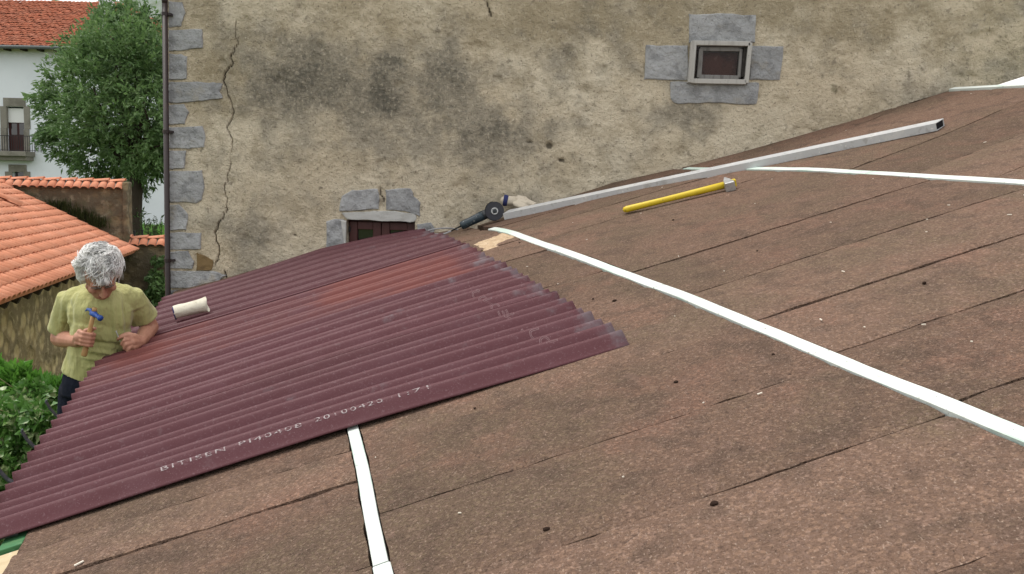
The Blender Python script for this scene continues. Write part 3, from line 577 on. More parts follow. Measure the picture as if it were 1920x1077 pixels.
for zz in (WP(655, 430)[1],): m = MB(); m.aabb(x0 + .004, x0 + .016, .045, .062, zz - .02, zz + .02); m.build('hinge', 'iron', wnd, bevel=.003)

# drain pipe at the corner
dp = thing('drain_pipe', 'dark brown metal drain pipe running down the corner of the rendered house', 'drain pipe', (cx0 - .02, -.05, -3))
top = aty(309, 6, -.05); bt = aty(315, 545, -.05); dr = nrm(bt - top)
m = MB(); m.tube([bt + dr * 3, top], .019, 12); m.build('pipe', 'pipe_brown', dp, True)
m = MB(); m.tube([top, top + np.array([0, 0, .02]), top + np.array([-.012, 0, .045]), top + np.array([-.04, 0, .065]), top + np.array([-.30, .05, .16])], [.019, .021, .021, .021, .019], 12); m.build('elbow', 'pipe_brown', dp, True)
for zz in (.25, 1.15, 1.95):
    q = top + dr * ((top[2] - zz) / -dr[2]) * -1 if False else top + dr * ((zz - top[2]) / dr[2]); m = MB(); m.tube([q - dr * .012, q + dr * .012], .0235, 12); m.aabb(q[0], q[0] + .04, -.055, .01, zz - .008, zz + .008); m.build('bracket', 'pipe_brown', dp)

# ------------------------------------------------------------------ tile helpers
ZUP = np.array([0, 0, 1.])
def tile_arrays(w, l, rise=.5, seg=5, taper=.86, th=.012, lf=.03):
    """barrel tile: x across, y up the slope, z out; lower end at y=0"""
    vs_ = []; fs = []
    for yy_, k, lift in ((0, 1, lf), (l, taper, .0)):
        for rr in (1, 1 - th / (w / 2)):
            for i in range(seg + 1):
                a = math.pi * i / seg; vs_.append((-math.cos(a) * w / 2 * k * rr, yy_, math.sin(a) * w / 2 * rise * 2 * .62 * k * rr + lift))
    n = seg + 1
    for i in range(seg):
        fs.append((i, i + 1, 2 * n + i + 1, 2 * n + i)); fs.append((i + 1, i, n + i, n + i + 1))
        fs.append((n + i + 1, n + i, 3 * n + i, 3 * n + i + 1))
    return np.array(vs_), fs
def tile_mesh(name, w, l, mat, **k):
    v, f = tile_arrays(w, l, **k); me = bpy.data.meshes.new(name); me.from_pydata(v.tolist(), [], f); me.materials.append(MATS[mat])
    me.polygons.foreach_set('use_smooth', [True] * len(me.polygons)); return me
def place_tile(me, name, parent, P, ax, ay, az):
    o = bpy.data.objects.new(name, me); COL.objects.link(o); o.parent = parent; P = np.asarray(P) - OFF[parent]
    o.matrix_local = Matrix(((ax[0], ay[0], az[0], P[0]), (ax[1], ay[1], az[1], P[1]), (ax[2], ay[2], az[2], P[2]), (0, 0, 0, 1))); OFF[o] = OFF[parent]; return o
def rotv(v, k, a):
    v = np.asarray(v, float); k = nrm(k); return v * math.cos(a) + np.cross(k, v) * math.sin(a) + k * (k @ v) * (1 - math.cos(a))

# ------------------------------------------------------------------ shed with the new orange tile roof
c0 = atz(250, 466, -.75); l0 = atz(0, 556, -.75); e = nrm(l0 - c0); nh = np.array([e[1], -e[0], 0]); nh = nh if nh[0] < 0 else -nh
ph = math.radians(27); upd = nh * math.cos(ph) + ZUP * math.sin(ph); nrl = np.cross(upd, e); nrl = nrl if nrl[2] > 0 else -nrl
shed = thing('tiled_shed', 'low stone outbuilding with a bright orange tiled roof behind the man', 'outbuilding', tuple(c0 + e * 4 + nh * .5 - ZUP * 2.6))
me = tile_mesh('roof_tile', .205, .30, 'terracotta', lf=.017); ta, tfaces = tile_arrays(.205, .30, lf=.017)
cand = []
for i in range(58):
    for j in range(22):
        P = c0 + e * (.10 + i * .207) + upd * (j * .235 - .12) + nrl * .0
        ix, iy = toimg(P + upd * .2); d = (P - CC) @ CF
        cand.append((d if (-30 < ix < 300) else 99, P, i, j))
cand.sort(key=lambda q: q[0]); rest = MB()
for k, (d, P, i, j) in enumerate(cand):
    a = random.uniform(-.02, .02); ax, ay = rotv(e, nrl, a), rotv(upd, nrl, a); az = nrl
    if np.dot(np.cross(ax, ay), az) < 0: ax = -ax
    P = P + nrl * random.uniform(0, .008)
    if k < 300: place_tile(me, 'roof_tile', shed, P, ax, ay, az)
    else: rest.add([P + ax * q[0] + ay * q[1] + az * q[2] for q in ta], tfaces)
rest.build('far_roof_tiles', 'terracotta', shed, True)['kind'] = 'stuff'
m = MB(); A = c0 + e * 6 + upd * 2.7; m.box(A - nrl * .05, e * 6.05, upd * 2.75, nrl * .04); m.build('roof_slab', 'terracotta', shed)
wl = c0 + nh * .42; m = MB(); b0 = wl + e * .0; b1 = wl + e * 12.2
m.box((b0 + b1) / 2 + nh * 2.2 + ZUP * (-1.30), e * 6.1, nh * 2.2, ZUP * 1.32); m.build('wall', 'shed_wall', shed)
m = MB(); m.box((b0 + b1) / 2 + nh * .22 + ZUP * .03, e * 6.1, nh * .2, ZUP * .05); m.build('wall_plate', 'bark', shed)
for i in range(24): m = MB(); m.box(c0 + e * (.4 + i * .5) + upd * .3 - nrl * .14, e * .045, upd * .36, nrl * .05); m.build('rafter', 'bark', shed)
ax, ay = rotv(e, nrl, .25), rotv(upd, nrl, .25)
q0 = None
for dd in np.linspace(8, 22, 300):
    P = at(40, 386, dd)
    if (P - c0) @ nrl < .09: q0 = P; break
lt = tile_mesh('loose_tile', .21, .75, 'terracotta'); lo = bpy.data.objects.new('loose_roof_tile', lt); COL.objects.link(lo)
if np.dot(np.cross(ax, ay), nrl) < 0: ax = -ax
lo.matrix_world = Matrix(((ax[0], ay[0], nrl[0], q0[0]), (ax[1], ay[1], nrl[1], q0[1]), (ax[2], ay[2], nrl[2], q0[2]), (0, 0, 0, 1)))
tag(lo, 'loose orange tile lying across the tiled shed roof', 'roof tile')

# stone wall with tile coping beside the shed
pe = c0 - e * .14
def onw(px, py, off=0.0): r = ray(px, py); t = ((pe - e * off - CC) @ e) / (r @ e); return CC + r * t
def coped_wall(name, label, pxa, pxb, ytop, left_ext, ntile_px, grp):
    A = onw(pxa, ytop); B = onw(pxb, ytop); ztop = (A[2] + B[2]) / 2; B2 = B + nh * left_ext; L = np.linalg.norm((B2 - A)[:2])
    d = nrm([(B2 - A)[0], (B2 - A)[1], 0]); t = thing(name, label, 'wall', ((A[0] + B2[0]) / 2, (A[1] + B2[1]) / 2, -3), grp); bk = -e
    m = MB(); mid = A + d * L / 2; mid[2] = 0; m.box(mid + bk * .22 + ZUP * ((ztop - .14 - 3.4) / 2), d * L / 2, bk * .22, ZUP * ((ztop - .14 + 3.4) / 2)); m.build('masonry', 'rubble', t)
    m = MB()    # mortar bed with a ridge
    q = [mid - d * L / 2, mid + d * L / 2]; vs_ = []
    for p_ in q: vs_ += [p_ + bk * -.06 + ZUP * (ztop - .17), p_ + bk * .22 + ZUP * (ztop - .012), p_ + bk * .50 + ZUP * (ztop - .17)]
    m.add(vs_, [(0, 3, 4, 1), (1, 4, 5, 2), (2, 5, 3, 0), (0, 1, 2), (5, 4, 3)]); m.build('mortar_bed', 'old_ashlar', t)
    step = ntile_px; sl = math.radians(29); dn = nrm(e * math.cos(sl) - ZUP * math.sin(sl)); nn = np.cross(d, dn); nn = nn if nn[2] > 0 else -nn
    tm = tile_mesh('coping_tile', step * .98, .36, 'terracotta'); cm = tile_mesh('ridge_tile', .20, .36, 'terracotta', rise=.42)
    base = np.array([A[0], A[1], ztop]) + bk * .22; k = 0
    while (k + .5) * step < L:
        for sgn in (1, -1):
            dn2 = dn if sgn == 1 else nrm(-e * math.cos(sl) - ZUP * math.sin(sl)); n2 = np.cross(d, dn2); n2 = n2 if n2[2] > 0 else -n2
            P = base + d * ((k + .5) * step) + dn2 * .37 + n2 * -.02; ay = rotv(-dn2, n2, random.uniform(-.03, .03)); ax = np.cross(ay, n2)
            place_tile(tm, 'coping_tile', t, P, ax, ay, n2)
        k += 1
    k = 0
    while k * .335 < L - .05:
        P = base + d * (k * .335 - .02) + ZUP * (-.015 + random.uniform(-.006, .006)); place_tile(cm, 'ridge_tile', t, P, np.cross(d, ZUP), d, ZUP); k += 1
    return t
gw = coped_wall('garden_wall', 'tall stone wall with orange tile coping rising beside the shed roof', 230, 0, 337, 5.5, .172, None)
coped_wall('garden_wall', 'lower dark stone wall with orange tile coping beside the drain pipe', 420, 236, 447, .3, .182, None)
m = MB(); A = onw(230, 345); m.box(A + np.array([.0, 0, -.75]) + nrm(-nh) * .05 - e * .2, nh * .055, e * .26, ZUP * .80); m.build('end_pier', 'rubble', gw, bevel=.03)

def blades(n, fn, size, width, bend=.3, upbias=1.0):
    vs_ = []; fs = []
    for i in range(n):
        P, h = fn(); a = random.uniform(0, 6.283); dx = np.array([math.cos(a), math.sin(a), 0]); le = size * h * random.uniform(.6, 1.2); b = random.uniform(0, bend) * le
        sd_ = np.array([-dx[1], dx[0], 0]) * width * random.uniform(.6, 1.2) / 2; k = len(vs_)
        vs_ += [P - sd_, P + sd_, P + sd_ * .8 + ZUP * le * .6 * upbias + dx * b * .4, P - sd_ * .8 + ZUP * le * .6 * upbias + dx * b * .4, P + ZUP * le * upbias + dx * b]
        fs += [(k, k + 1, k + 2, k + 3), (k + 3, k + 2, k + 4)]
    return vs_, fs
for (px, py, r, lab) in ((108, 386, .30, 'dark grass tuft highest on the shed roof verge against the stone wall'), (147, 401, .26, 'dark grass tuft midway down the shed roof verge'), (178, 416, .24, 'dark grass tuft lowest on the shed roof verge')):
    C_ = onw(px, py, -.06); t = thing('grass_tuft', lab, 'grass tuft', tuple(C_), 'grass tufts on the shed verge')
    def fn(): return C_ + nh * random.gauss(0, r * .55) + e * random.uniform(-.02, .08) + ZUP * random.uniform(-.14, .02), 1
    v_, f_ = blades(260, fn, .17, .016, .5); obj('blades', v_, f_, 'moss', t)['kind'] = 'stuff'

# ------------------------------------------------------------------ white house far behind
YH = at(100, 200, 44.0)[1]
def HP(px, py, dy=0.0): return aty(px, py, YH + dy)
wh = thing('white_house', 'white rendered village house with balcony and old red tiled roof behind the tree', 'house', tuple(HP(100, 430) + np.array([0, 2, 0])))
hx0, hx1 = HP(-260, 200)[0], HP(380, 200)[0]; hz1 = HP(100, 84)[2]; hz0 = -2.2
def holes_wall(name, x0, x1, z0, z1, y, hs, mat, parent, depth=.35):
    xs_ = sorted({x0, x1, *[h[0] for h in hs], *[h[1] for h in hs]}); zs_ = sorted({z0, z1, *[h[2] for h in hs], *[h[3] for h in hs]}); m = MB()
    for a, b in zip(xs_[:-1], xs_[1:]):
        for c, d in zip(zs_[:-1], zs_[1:]):
            if any(h[0] <= (a + b) / 2 <= h[1] and h[2] <= (c + d) / 2 <= h[3] for h in hs): continue
            m.add([(a, y, c), (b, y, c), (b, y, d), (a, y, d)], [(0, 1, 2, 3)])
    for (a, b, c, d) in hs: m.add([(a, y, c), (b, y, c), (b, y, d), (a, y, d), (a, y + depth, c), (b, y + depth, c), (b, y + depth, d), (a, y + depth, d)], [(0, 4, 5, 1), (1, 5, 6, 2), (2, 6, 7, 3), (3, 7, 4, 0)])
    m.add([(x0, y, z0), (x1, y, z0), (x1, y + 9, z0), (x0, y + 9, z0), (x0, y, z1), (x1, y, z1), (x1, y + 9, z1), (x0, y + 9, z1)], [(1, 2, 6, 5), (2, 3, 7, 6), (3, 0, 4, 7), (4, 5, 6, 7)])
    return m.build(name, mat, parent)
dr_ = (HP(13, 260)[0], HP(46, 260)[0], HP(30, 284)[2], HP(30, 200)[2]); wn_ = (HP(24, 325)[0], HP(45, 325)[0], HP(30, 352)[2], HP(30, 322)[2])
holes_wall('wall', hx0, hx1, hz0, hz1, YH, [dr_, wn_], 'white_render', wh)
def hbox(name, px0, py0, px1, py1, y0, y1, mat, parent, bevel=0):
    a = HP(px0, py1); b = HP(px1, py0); m = MB(); m.aabb(a[0], b[0], YH + y0, YH + y1, a[2], b[2]); return m.build(name, mat, parent, bevel=bevel)
for q in ((7, 184, 48, 199), (2, 199, 12.6, 240), (3, 240.5, 12.6, 284), (46.4, 199, 56, 242), (46.4, 242.5, 55, 284), (17, 309, 50, 321.5), (10.5, 321.7, 23.6, 334), (45.4, 321.7, 57, 334)): hbox('surround_stone', *q, -.05, .1, 'old_ashlar', wh, .01)
dd_ = hbox('balcony_door', 14, 229, 30, 284, .18, .24, 'door_red', wh); hbox('door_leaf', 30.3, 229, 46, 284, .19, .24, 'door_red', dd_); hbox('pane', 18, 231, 28, 252, .165, .179, 'glass_dark', dd_); hbox('pane', 33, 231, 43, 252, .17, .189, 'glass_dark', dd_)
hbox('roller_shutter', 12.8, 203, 46.2, 229, .12, .17, 'shutter_white', wh); hbox('shutter_gap', 12.8, 199.5, 46.2, 202.6, .22, .27, 'shade_black', wh); hbox('window_pane', 23.6, 320, 45.6, 354, .2, .25, 'glass_dark', wh)
ba = hbox('balcony', -60, 285, 66, 291, -.85, .02, 'old_ashlar', wh, .02); hbox('balcony_underside', -58, 291.5, 63, 299, -.6, .02, 'old_ashlar', ba, .03)
m = MB(); a = HP(-60, 252, -.8); b = HP(66, 285, -.8)
m.aabb(a[0], b[0], YH - .82, YH - .79, a[2] - .03, a[2]); m.aabb(a[0], b[0], YH - .82, YH - .79, b[2] + .05, b[2] + .075)
for i in range(29): x = b[0] - .02 - i * (b[0] - a[0]) / 29; m.aabb(x - .009, x + .009, YH - .814, YH - .796, b[2], a[2] - .02)
for yy_ in np.arange(-.75, 0, .13): m.aabb(b[0] - .02, b[0], YH + yy_, YH + yy_ + .018, b[2], a[2])
m.aabb(b[0] - .025, b[0], YH - .8, YH, a[2] - .03, a[2]); m.build('railing', 'iron', ba)
# roof: front slope hipped at its right end, barrel tiles as real geometry
ez = hz1 + .02; rp = math.radians(24); rup = np.array([0, math.cos(rp), math.sin(rp)]); rn = np.array([0, -math.sin(rp), math.cos(rp)]); ro = np.array([0, YH - .55, ez - .22])
xr = hx1 + .5; m = MB(); cm_ = MB(); ta2, tf2 = tile_arrays(.24, .50, seg=4)
for i in range(int((xr - hx0) / .23)):
    x = xr - (i + .5) * .23
    for j in range(24):
        if (xr - x) * .98 < j * .36 * math.cos(rp): continue
        P = ro + np.array([x + random.uniform(-.015, .015), 0, 0]) + rup * (j * .36 + random.uniform(-.03, .03)) + rn * random.uniform(0, .035); a = random.uniform(-.06, .06)
        ax = rotv([1, 0, 0], rn, a); ay = rotv(rup, rn, a); m.add([P + ax * q[0] + ay * q[1] + rn * q[2] for q in ta2], tf2)
rr = m.build('roof_tiles', 'terracotta_old', wh, True); rr['kind'] = 'stuff'
D = 24 * .36; a0 = ro - rn * .02; m = MB()
m.add([a0 + np.array([hx0, 0, 0]), a0 + np.array([xr, 0, 0]), a0 + np.array([xr - D * math.cos(rp), 0, 0]) + rup * D, a0 + np.array([hx0, 0, 0]) + rup * D,
       np.array([xr, YH + 2 * D, a0[2]]), np.array([hx0, YH + 2 * D * .93, a0[2]])], [(0, 1, 2, 3), (1, 4, 2), (3, 2, 4, 5)]); m.build('roof_slopes', 'terracotta_old', wh)
m = MB(); m.tube([ro + np.array([hx0, -.10, -.02]), ro + np.array([xr, -.10, -.02])], .085, 8); m.build('gutter', 'gutter', wh, True)
for i in range(20): m = MB(); x = hx0 + 1 + i * .8; m.aabb(x, x + .1, YH - .5, YH + .02, ez - .36, ez - .25); m.build('eave_bracket', 'bark', wh)
cp = HP(195, 18, 2.2); m = MB(); m.aabb(cp[0] - .24, cp[0] + .24, cp[1], cp[1] + .6, cp[2] - 1.2, cp[2] + 1.0); ch = m.build('chimney', 'white_render', wh); m = MB(); m.aabb(cp[0] - .3, cp[0] + .3, cp[1] - .06, cp[1] + .66, cp[2] + 1.0, cp[2] + 1.1); m.build('chimney_cap', 'old_ashlar', ch)

# ------------------------------------------------------------------ foliage
def leaves(P, D, L, W, fold=.25):
    """P base points, D directions, L lengths, W widths -> two-triangle folded leaves"""
    n = len(P); D = D / np.linalg.norm(D, axis=1)[:, None]; r = RNG.normal(size=(n, 3)) + np.array([0, 0, .0]); S = np.cross(D, r); S /= np.linalg.norm(S, axis=1)[:, None]; Nn = np.cross(S, D)
    L = L[:, None]; W = W[:, None]; mid = P + D * L * .45 + Nn * L * fold * .12
    vs_ = np.stack([P, mid + S * W * .5 + Nn * W * fold, P + D * L, mid - S * W * .5 + Nn * W * fold], 1).reshape(-1, 3)
    i = np.arange(n) * 4; return vs_, np.concatenate([np.stack([i, i + 1, i + 2], 1), np.stack([i, i + 2, i + 3], 1)])
TD = 28.0; sc = TD / FPX
tb = at(250, 400, TD); tg = float(ground_z(np.array(tb[0]), np.array(tb[1])))
tree = thing('broadleaf_tree', 'dense green broadleaf tree standing before the white house', 'tree', (tb[0], tb[1], tg))
clumps = [(212, 72, 50), (165, 105, 42), (255, 62, 40), (122, 150, 36), (175, 165, 52), (232, 140, 56), (285, 115, 56), (105, 205, 32), (150, 225, 44), (210, 220, 52), (272, 205, 56), (128, 268, 30), (190, 283, 38), (245, 285, 48), (302, 272, 42), (250, 338, 26), (285, 312, 24), (243, 376, 17), (345, 120, 66), (350, 220, 66), (352, 285, 44), (92, 180, 20), (170, 312, 18), (200, 38, 22), (246, 30, 22), (198, 322, 20), (98, 250, 16), (140, 120, 18), (112, 235, 24), (145, 290, 22), (235, 45, 30), (272, 48, 34), (225, 320, 24), (205, 260, 30)]
Ps, Ds, Ls, Ws = [], [], [], []
cen = at(230, 210, TD); limbs = []
for px, py, r in clumps:
    for dz in ((-1, 0, 1) if r > 40 else (0,)):
        cc = at(px, py, TD + dz * 1.35 + random.uniform(-.4, .4)); R_ = r * sc * (1.0 if dz == 0 else .9); limbs.append((cc, R_))
        ns = int(56 * (R_ / .7) ** 2) + 10
        for s in range(ns):
            d = nrm(RNG.normal(size=3)); q = cc + d * R_ * random.uniform(.45, 1.04) ** .8; out = nrm(q - cen + ZUP * .4); ax = nrm(out + RNG.normal(size=3) * .55 - ZUP * .35)
            k = random.randint(9, 15); tt = RNG.random(k); sp = RNG.normal(size=(k, 3)) * .55
            Ps.append(q + ax * (tt[:, None] * .42) + RNG.normal(size=(k, 3)) * .04); Ds.append(ax + sp); Ls.append(.10 + .13 * RNG.random(k)); Ws.append(.035 + .05 * RNG.random(k))
v_, f_ = leaves(np.concatenate(Ps), np.concatenate(Ds), np.concatenate(Ls), np.concatenate(Ws)); obj('crown', v_, f_, 'leaf_tree', tree)
fork = at(254, 318, TD); m = MB(); m.tube([np.array([tb[0], tb[1], tg - .2]), tb, (tb + fork) / 2 + np.array([.05, 0, 0]), fork], [.30, .24, .2, .18], 10); m.build('trunk', 'bark', tree, True)
for cc, R_ in limbs[::2]:
    m = MB(); md = fork * .45 + cc * .55 + RNG.normal(size=3) * .15 + ZUP * .1; m.tube([fork, fork * .7 + md * .3 + ZUP * .15, md, cc], [.10, .075, .05, .02], 6); m.build('branch', 'bark', tree, True)

def bush(name, label, cat, blobs_, d0, leafmat, n, L, W, stems, droop=.3, group=None):
    base = at(*blobs_[0][:2], d0); t = thing(name, label, cat, (base[0], base[1], float(ground_z(np.array(base[0]), np.array(base[1])))), group)
    Ps, Ds = [], []; tot = sum(b[2] ** 2 for b in blobs_)
    for px, py, r, dz in blobs_:
        cc = at(px, py, d0 + dz); R_ = r * d0 / FPX; k = int(n * r * r / tot); d = RNG.normal(size=(k, 3)); d /= np.linalg.norm(d, axis=1)[:, None]
        rad = R_ * (.35 + .70 * RNG.random(k)) ** .7; q = cc + d * rad[:, None]; Ps.append(q); Ds.append(d * .7 + RNG.normal(size=(k, 3)) * .5 + np.array([0, -.25, -droop]))
    P = np.concatenate(Ps); D = np.concatenate(Ds); k = len(P); v_, f_ = leaves(P, D, L * (.55 + .9 * RNG.random(k)), W * (.55 + .9 * RNG.random(k)), .35); obj('leaves', v_, f_, leafmat, t)
    for i in range(stems):
        px, py, r, dz = random.choice(blobs_); a = at(px + random.uniform(-r, r) * .8, py + random.uniform(-r, r) * .8, d0 + dz + random.uniform(-.5, -.1) * r * d0 / FPX); b = at(px + random.uniform(-10, 10), py + r * 1.5, d0 + dz + .1)
        m = MB(); m.tube([b, b * .5 + a * .5 + RNG.normal(size=3) * .05, a, a + RNG.normal(size=3) * .08 + ZUP * .05], [.007, .005, .004, .002], 5); m.build('stem', 'stem', t, True)
    base0 = np.array([base[0], base[1], OFF[t][2]]); top_ = at(blobs_[0][0], blobs_[0][1] + blobs_[0][2] * .5, d0)
    m = MB(); m.tube([base0 - ZUP * .1, (base0 + top_) / 2 + np.array([.06, .05, 0]), top_], [.05, .04, .025], 7); m.build('stem', 'stem', t, True)
    return t
bush('ivy_bush', 'leafy ivy bush with pale glossy leaves below the eave', 'bush', [(40, 800, 55, 0), (-30, 790, 60, .2), (75, 790, 34, -.1), (30, 860, 48, -.1), (-20, 870, 55, 0), (90, 830, 32, .1), (60, 745, 30, .25), (20, 960, 75, .1), (70, 1010, 60, .25), (-40, 990, 80, .2), (30, 1100, 95, .3), (20, 1220, 110, .4)], 5.4, 'leaf_ivy', 9500, .055, .05, 22)
bush('green_shrub', 'bright green upright shrub growing behind the ivy bush', 'shrub', [(30, 720, 32, 0), (-10, 715, 34, .1), (70, 735, 28, 0), (100, 745, 26, -.1), (60, 765, 34, .2), (5, 750, 34, .2), (112, 775, 22, -.1), (40, 840, 60, .2), (-20, 850, 60, .2), (60, 950, 75, .3), (20, 1060, 90, .3)], 6.1, 'leaf_grass', 13000, .075, .026, 16, droop=-.35)
bush('dark_creeper', 'dark green creeper hanging on the low stone wall beside the drain pipe', 'creeper', [(292, 520, 14, .1), (300, 545, 18, 0), (285, 560, 20, .0), (296, 490, 8, .2), (290, 600, 26, 0), (290, 650, 30, 0), (292, 690, 30, 0)], 20.3, 'leaf_tree', 2600, .11, .09, 4)
# rough meadow behind the wall
gt = thing('meadow_grass', 'long grass on the bank before the white house', 'grass', tuple(at(275, 440, 30)), None, 'stuff')
def fn():
    x = random.uniform(-16, -6); y = random.uniform(19, 34); return np.array([x, y, float(ground_z(np.array(x), np.array(y)))]), 1
v_, f_ = blades(5000, fn, .34, .03, .6); obj('blades', v_, f_, 'leaf_grass', gt)['kind'] = 'stuff'
for px, py, h, lab in ((252, 425, .9, 'bushy grey-green weed clump close to the stone wall end pier'), (292, 420, 1.0, 'tall feathery weed in the grass close to the drain pipe')):
    P0 = at(px, py + 14, 26.0); gz = float(ground_z(np.array(P0[0]), np.array(P0[1]))); t = thing('wild_plant', lab, 'weed', (P0[0], P0[1], gz))
    Ps, Ds = [], []; m = MB()
    for s in range(16):
        a = random.uniform(0, 6.28); top_ = P0 + np.array([math.cos(a) * random.uniform(.05, .5), math.sin(a) * .4, h * random.uniform(.3, .9) - .3]); bs = np.array([P0[0], P0[1], gz]); m.tube([bs, (bs + top_) / 2 + ZUP * .05, top_], [.012, .01, .005], 4)
        for q in np.linspace(.35, 1, 16): Ps.append(bs * (1 - q) + top_ * q); Ds.append(RNG.normal(size=3) + ZUP * .5)
    m.build('stem', 'weed', t); v_, f_ = leaves(np.array(Ps), np.array(Ds), .10 + .10 * RNG.random(len(Ps)), .03 + .03 * RNG.random(len(Ps))); obj('leaves', v_, f_, 'weed', t)
for px, py in ((252, 434), (267, 432)):
    a = at(px, py, 23.5); gz = float(ground_z(np.array(a[0]), np.array(a[1]))); t = thing('fence_post', 'thin black fence post on the grassy bank', 'fence post', (a[0], a[1], gz), 'black posts on the bank')
    m = MB(); m.aabb(a[0] - .02, a[0] + .02, a[1] - .02, a[1] + .02, gz - .1, a[2]); m.build('post', 'iron', t, bevel=.004); m = MB(); m.aabb(a[0] - .028, a[0] + .028, a[1] - .028, a[1] + .028, a[2], a[2] + .02); m.build('post_cap', 'iron', t)

# ------------------------------------------------------------------ tools lying on the roof
def rh(px, py, h=0.0):
    hh = h
    for _ in range(8):
        u, v = roofhit(px, py, hh); hh = h + float(dev(u, v))
    return u * U + v * V + hh * NR
def dep(P): return float((np.asarray(P) - CC) @ CF)
# aluminium straightedge
L0 = rh(946, 412, .004); R0 = rh(1757, 245, .004); ax = nrm(R0 - L0); bk = nrm(np.cross(NR, ax)); bk = bk if bk @ CF > 0 else -bk; upn = np.cross(ax, bk); upn = upn if upn @ NR > 0 else -upn
tb_ = thing('aluminium_straightedge', 'long hollow aluminium straightedge bar lying up the slope', 'metal bar', tuple(L0))
hgt, wid, th = .043, .115, .003
def ring(P, a): return [P + bk * a + upn * a, P + bk * (wid - a) + upn * a, P + bk * (wid - a) + upn * (hgt - a), P + bk * a + upn * (hgt - a)]
sk = nrm(ax - bk * .0); m = MB(); o1, i1, o2, i2 = ring(L0 - ax * .0, 0), ring(L0, th), ring(R0, 0), ring(R0, th)
o2 = [o2[0], o2[1] + ax * .045, o2[2] + ax * .045, o2[3]]; i2 = [i2[0], i2[1] + ax * .045, i2[2] + ax * .045, i2[3]]
m.add(o1 + i1 + o2 + i2, [q for k in range(4) for q in ((k, (k + 1) % 4, 8 + (k + 1) % 4, 8 + k), (4 + (k + 1) % 4, 4 + k, 12 + k, 12 + (k + 1) % 4), ((k + 1) % 4, k, 4 + k, 4 + (k + 1) % 4), (8 + k, 8 + (k + 1) % 4, 12 + (k + 1) % 4, 12 + k))])
m.build('bar', 'aluminium', tb_)
q = ring(R0 - ax * .006, th * 1.01); q = [q[0], q[1] + ax * .045, q[2] + ax * .045, q[3]]; m = MB(); m.add(q, [(0, 1, 2, 3)]); m.build('shade_plug', 'shade_black', tb_)  # black plate just inside the cut paints the shade of the hollow
q = ring(L0 + ax * .03, th * 1.01); m = MB(); m.add(q, [(3, 2, 1, 0)]); m.build('shade_plug', 'shade_black', tb_)  # same painted shade, set deeper at the left end
# angle grinder
g0 = rh(884, 431, 0); dg_ = gd = dep(rh(900, 424, 0)) - .03
A = at(864, 424, dg_); B = at(906, 403.5, gd); Dc = at(927.5, 395.5, gd - .035); axd = nrm(B - A); toc = nrm(CC - Dc); toc = nrm(toc - axd * (toc @ axd))
gr = thing('angle_grinder', 'dark blue angle grinder with black cutting disc lying by the bar end', 'angle grinder', tuple(g0))
Lg = np.linalg.norm(B - A)
m = MB(); m.tube([A, A + axd * .006, A + axd * .02, A + axd * Lg * .45, A + axd * Lg * .8, B], [.021, .0285, .030, .030, .032, .033], 20); m.build('handle', 'grinder_blue', gr, True)
hd = B * .4 + Dc * .6 - toc * .012
m = MB(); m.tube([B - axd * .004, B + axd * .012, hd, Dc - toc * .014], [.033, .034, .028, .024], 14); m.cap(Dc - toc * .05, Dc - toc * .008, .026, .022, 14); m.build('gear_head', 'grinder_head', gr, True)
px_ = gd / FPX; sdv = np.cross(toc, axd)
def disc(mb, c, n, r, t, k=36, hole=0):
    a = nrm(np.cross(n, [.3, .2, .9])); b = np.cross(n, a); ring_ = [a * math.cos(2 * math.pi * i / k) + b * math.sin(2 * math.pi * i / k) for i in range(k)]
    vs_ = [c + q * r + n * t / 2 for q in ring_] + [c + q * r - n * t / 2 for q in ring_]; mb.add(vs_, [tuple(range(k)), tuple(range(2 * k - 1, k - 1, -1))] + [(i, k + i, k + (i + 1) % k, (i + 1) % k) for i in range(k)])
m = MB(); disc(m, Dc, toc, 17.6 * px_, .003); dk = m.build('cutting_disc', 'disc', gr)
m = MB(); disc(m, Dc + toc * .004, toc, 6.6 * px_, .005, 24); fl = m.build('flange_nut', 'steel', gr, bevel=.0008); m = MB(); disc(m, Dc + toc * .010, toc, 2.6 * px_, .010, 10); m.build('spindle', 'grinder_head', gr)
for i in range(4): an = .6 + i * 1.571; q = Dc + toc * .0071 + (axd * math.cos(an) + sdv * math.sin(an)) * 4.7 * px_; m = MB(); disc(m, q, toc, .8 * px_, .001, 8); m.build('pin_hole', 'shade_black', fl)
m = MB(); k = 20   # guard: half rim behind the disc on the handle side
for rr in (18.6 * px_,):
    vs_ = []; 
    for i in range(k + 1):
        an = math.pi * (.42 + 1.0 * i / k); d = axd * math.cos(an) + sdv * math.sin(an); vs_ += [Dc + d * rr + toc * .002, Dc + d * rr - toc * .022, Dc + d * rr * .35 - toc * .022]
    m.add(vs_, [f for i in range(k) for f in ((3 * i, 3 * i + 1, 3 * i + 4, 3 * i + 3), (3 * i + 1, 3 * i + 2, 3 * i + 5, 3 * i + 4))])
m.build('guard', 'grinder_head', gr, True)
m = MB(); m.tube([A + axd * .004, A - axd * .03, A - axd * .075], [.007, .0052, .0042], 8); m.build('cable_sleeve', 'rubber', gr, True)
E0 = A - axd * .075; pth = [E0, at(833, 438, dep(E0) - .02), at(818, 439, dep(E0) - .03), at(806, 437, dep(E0) - .01), at(803, 433, dep(E0) + .02), at(812, 430, dep(E0) + .06), at(828, 428, dep(E0) + .10), at(846, 428, dep(E0) + .13), at(862, 432, dep(E0) + .17)]
m = MB(); fine_ = []
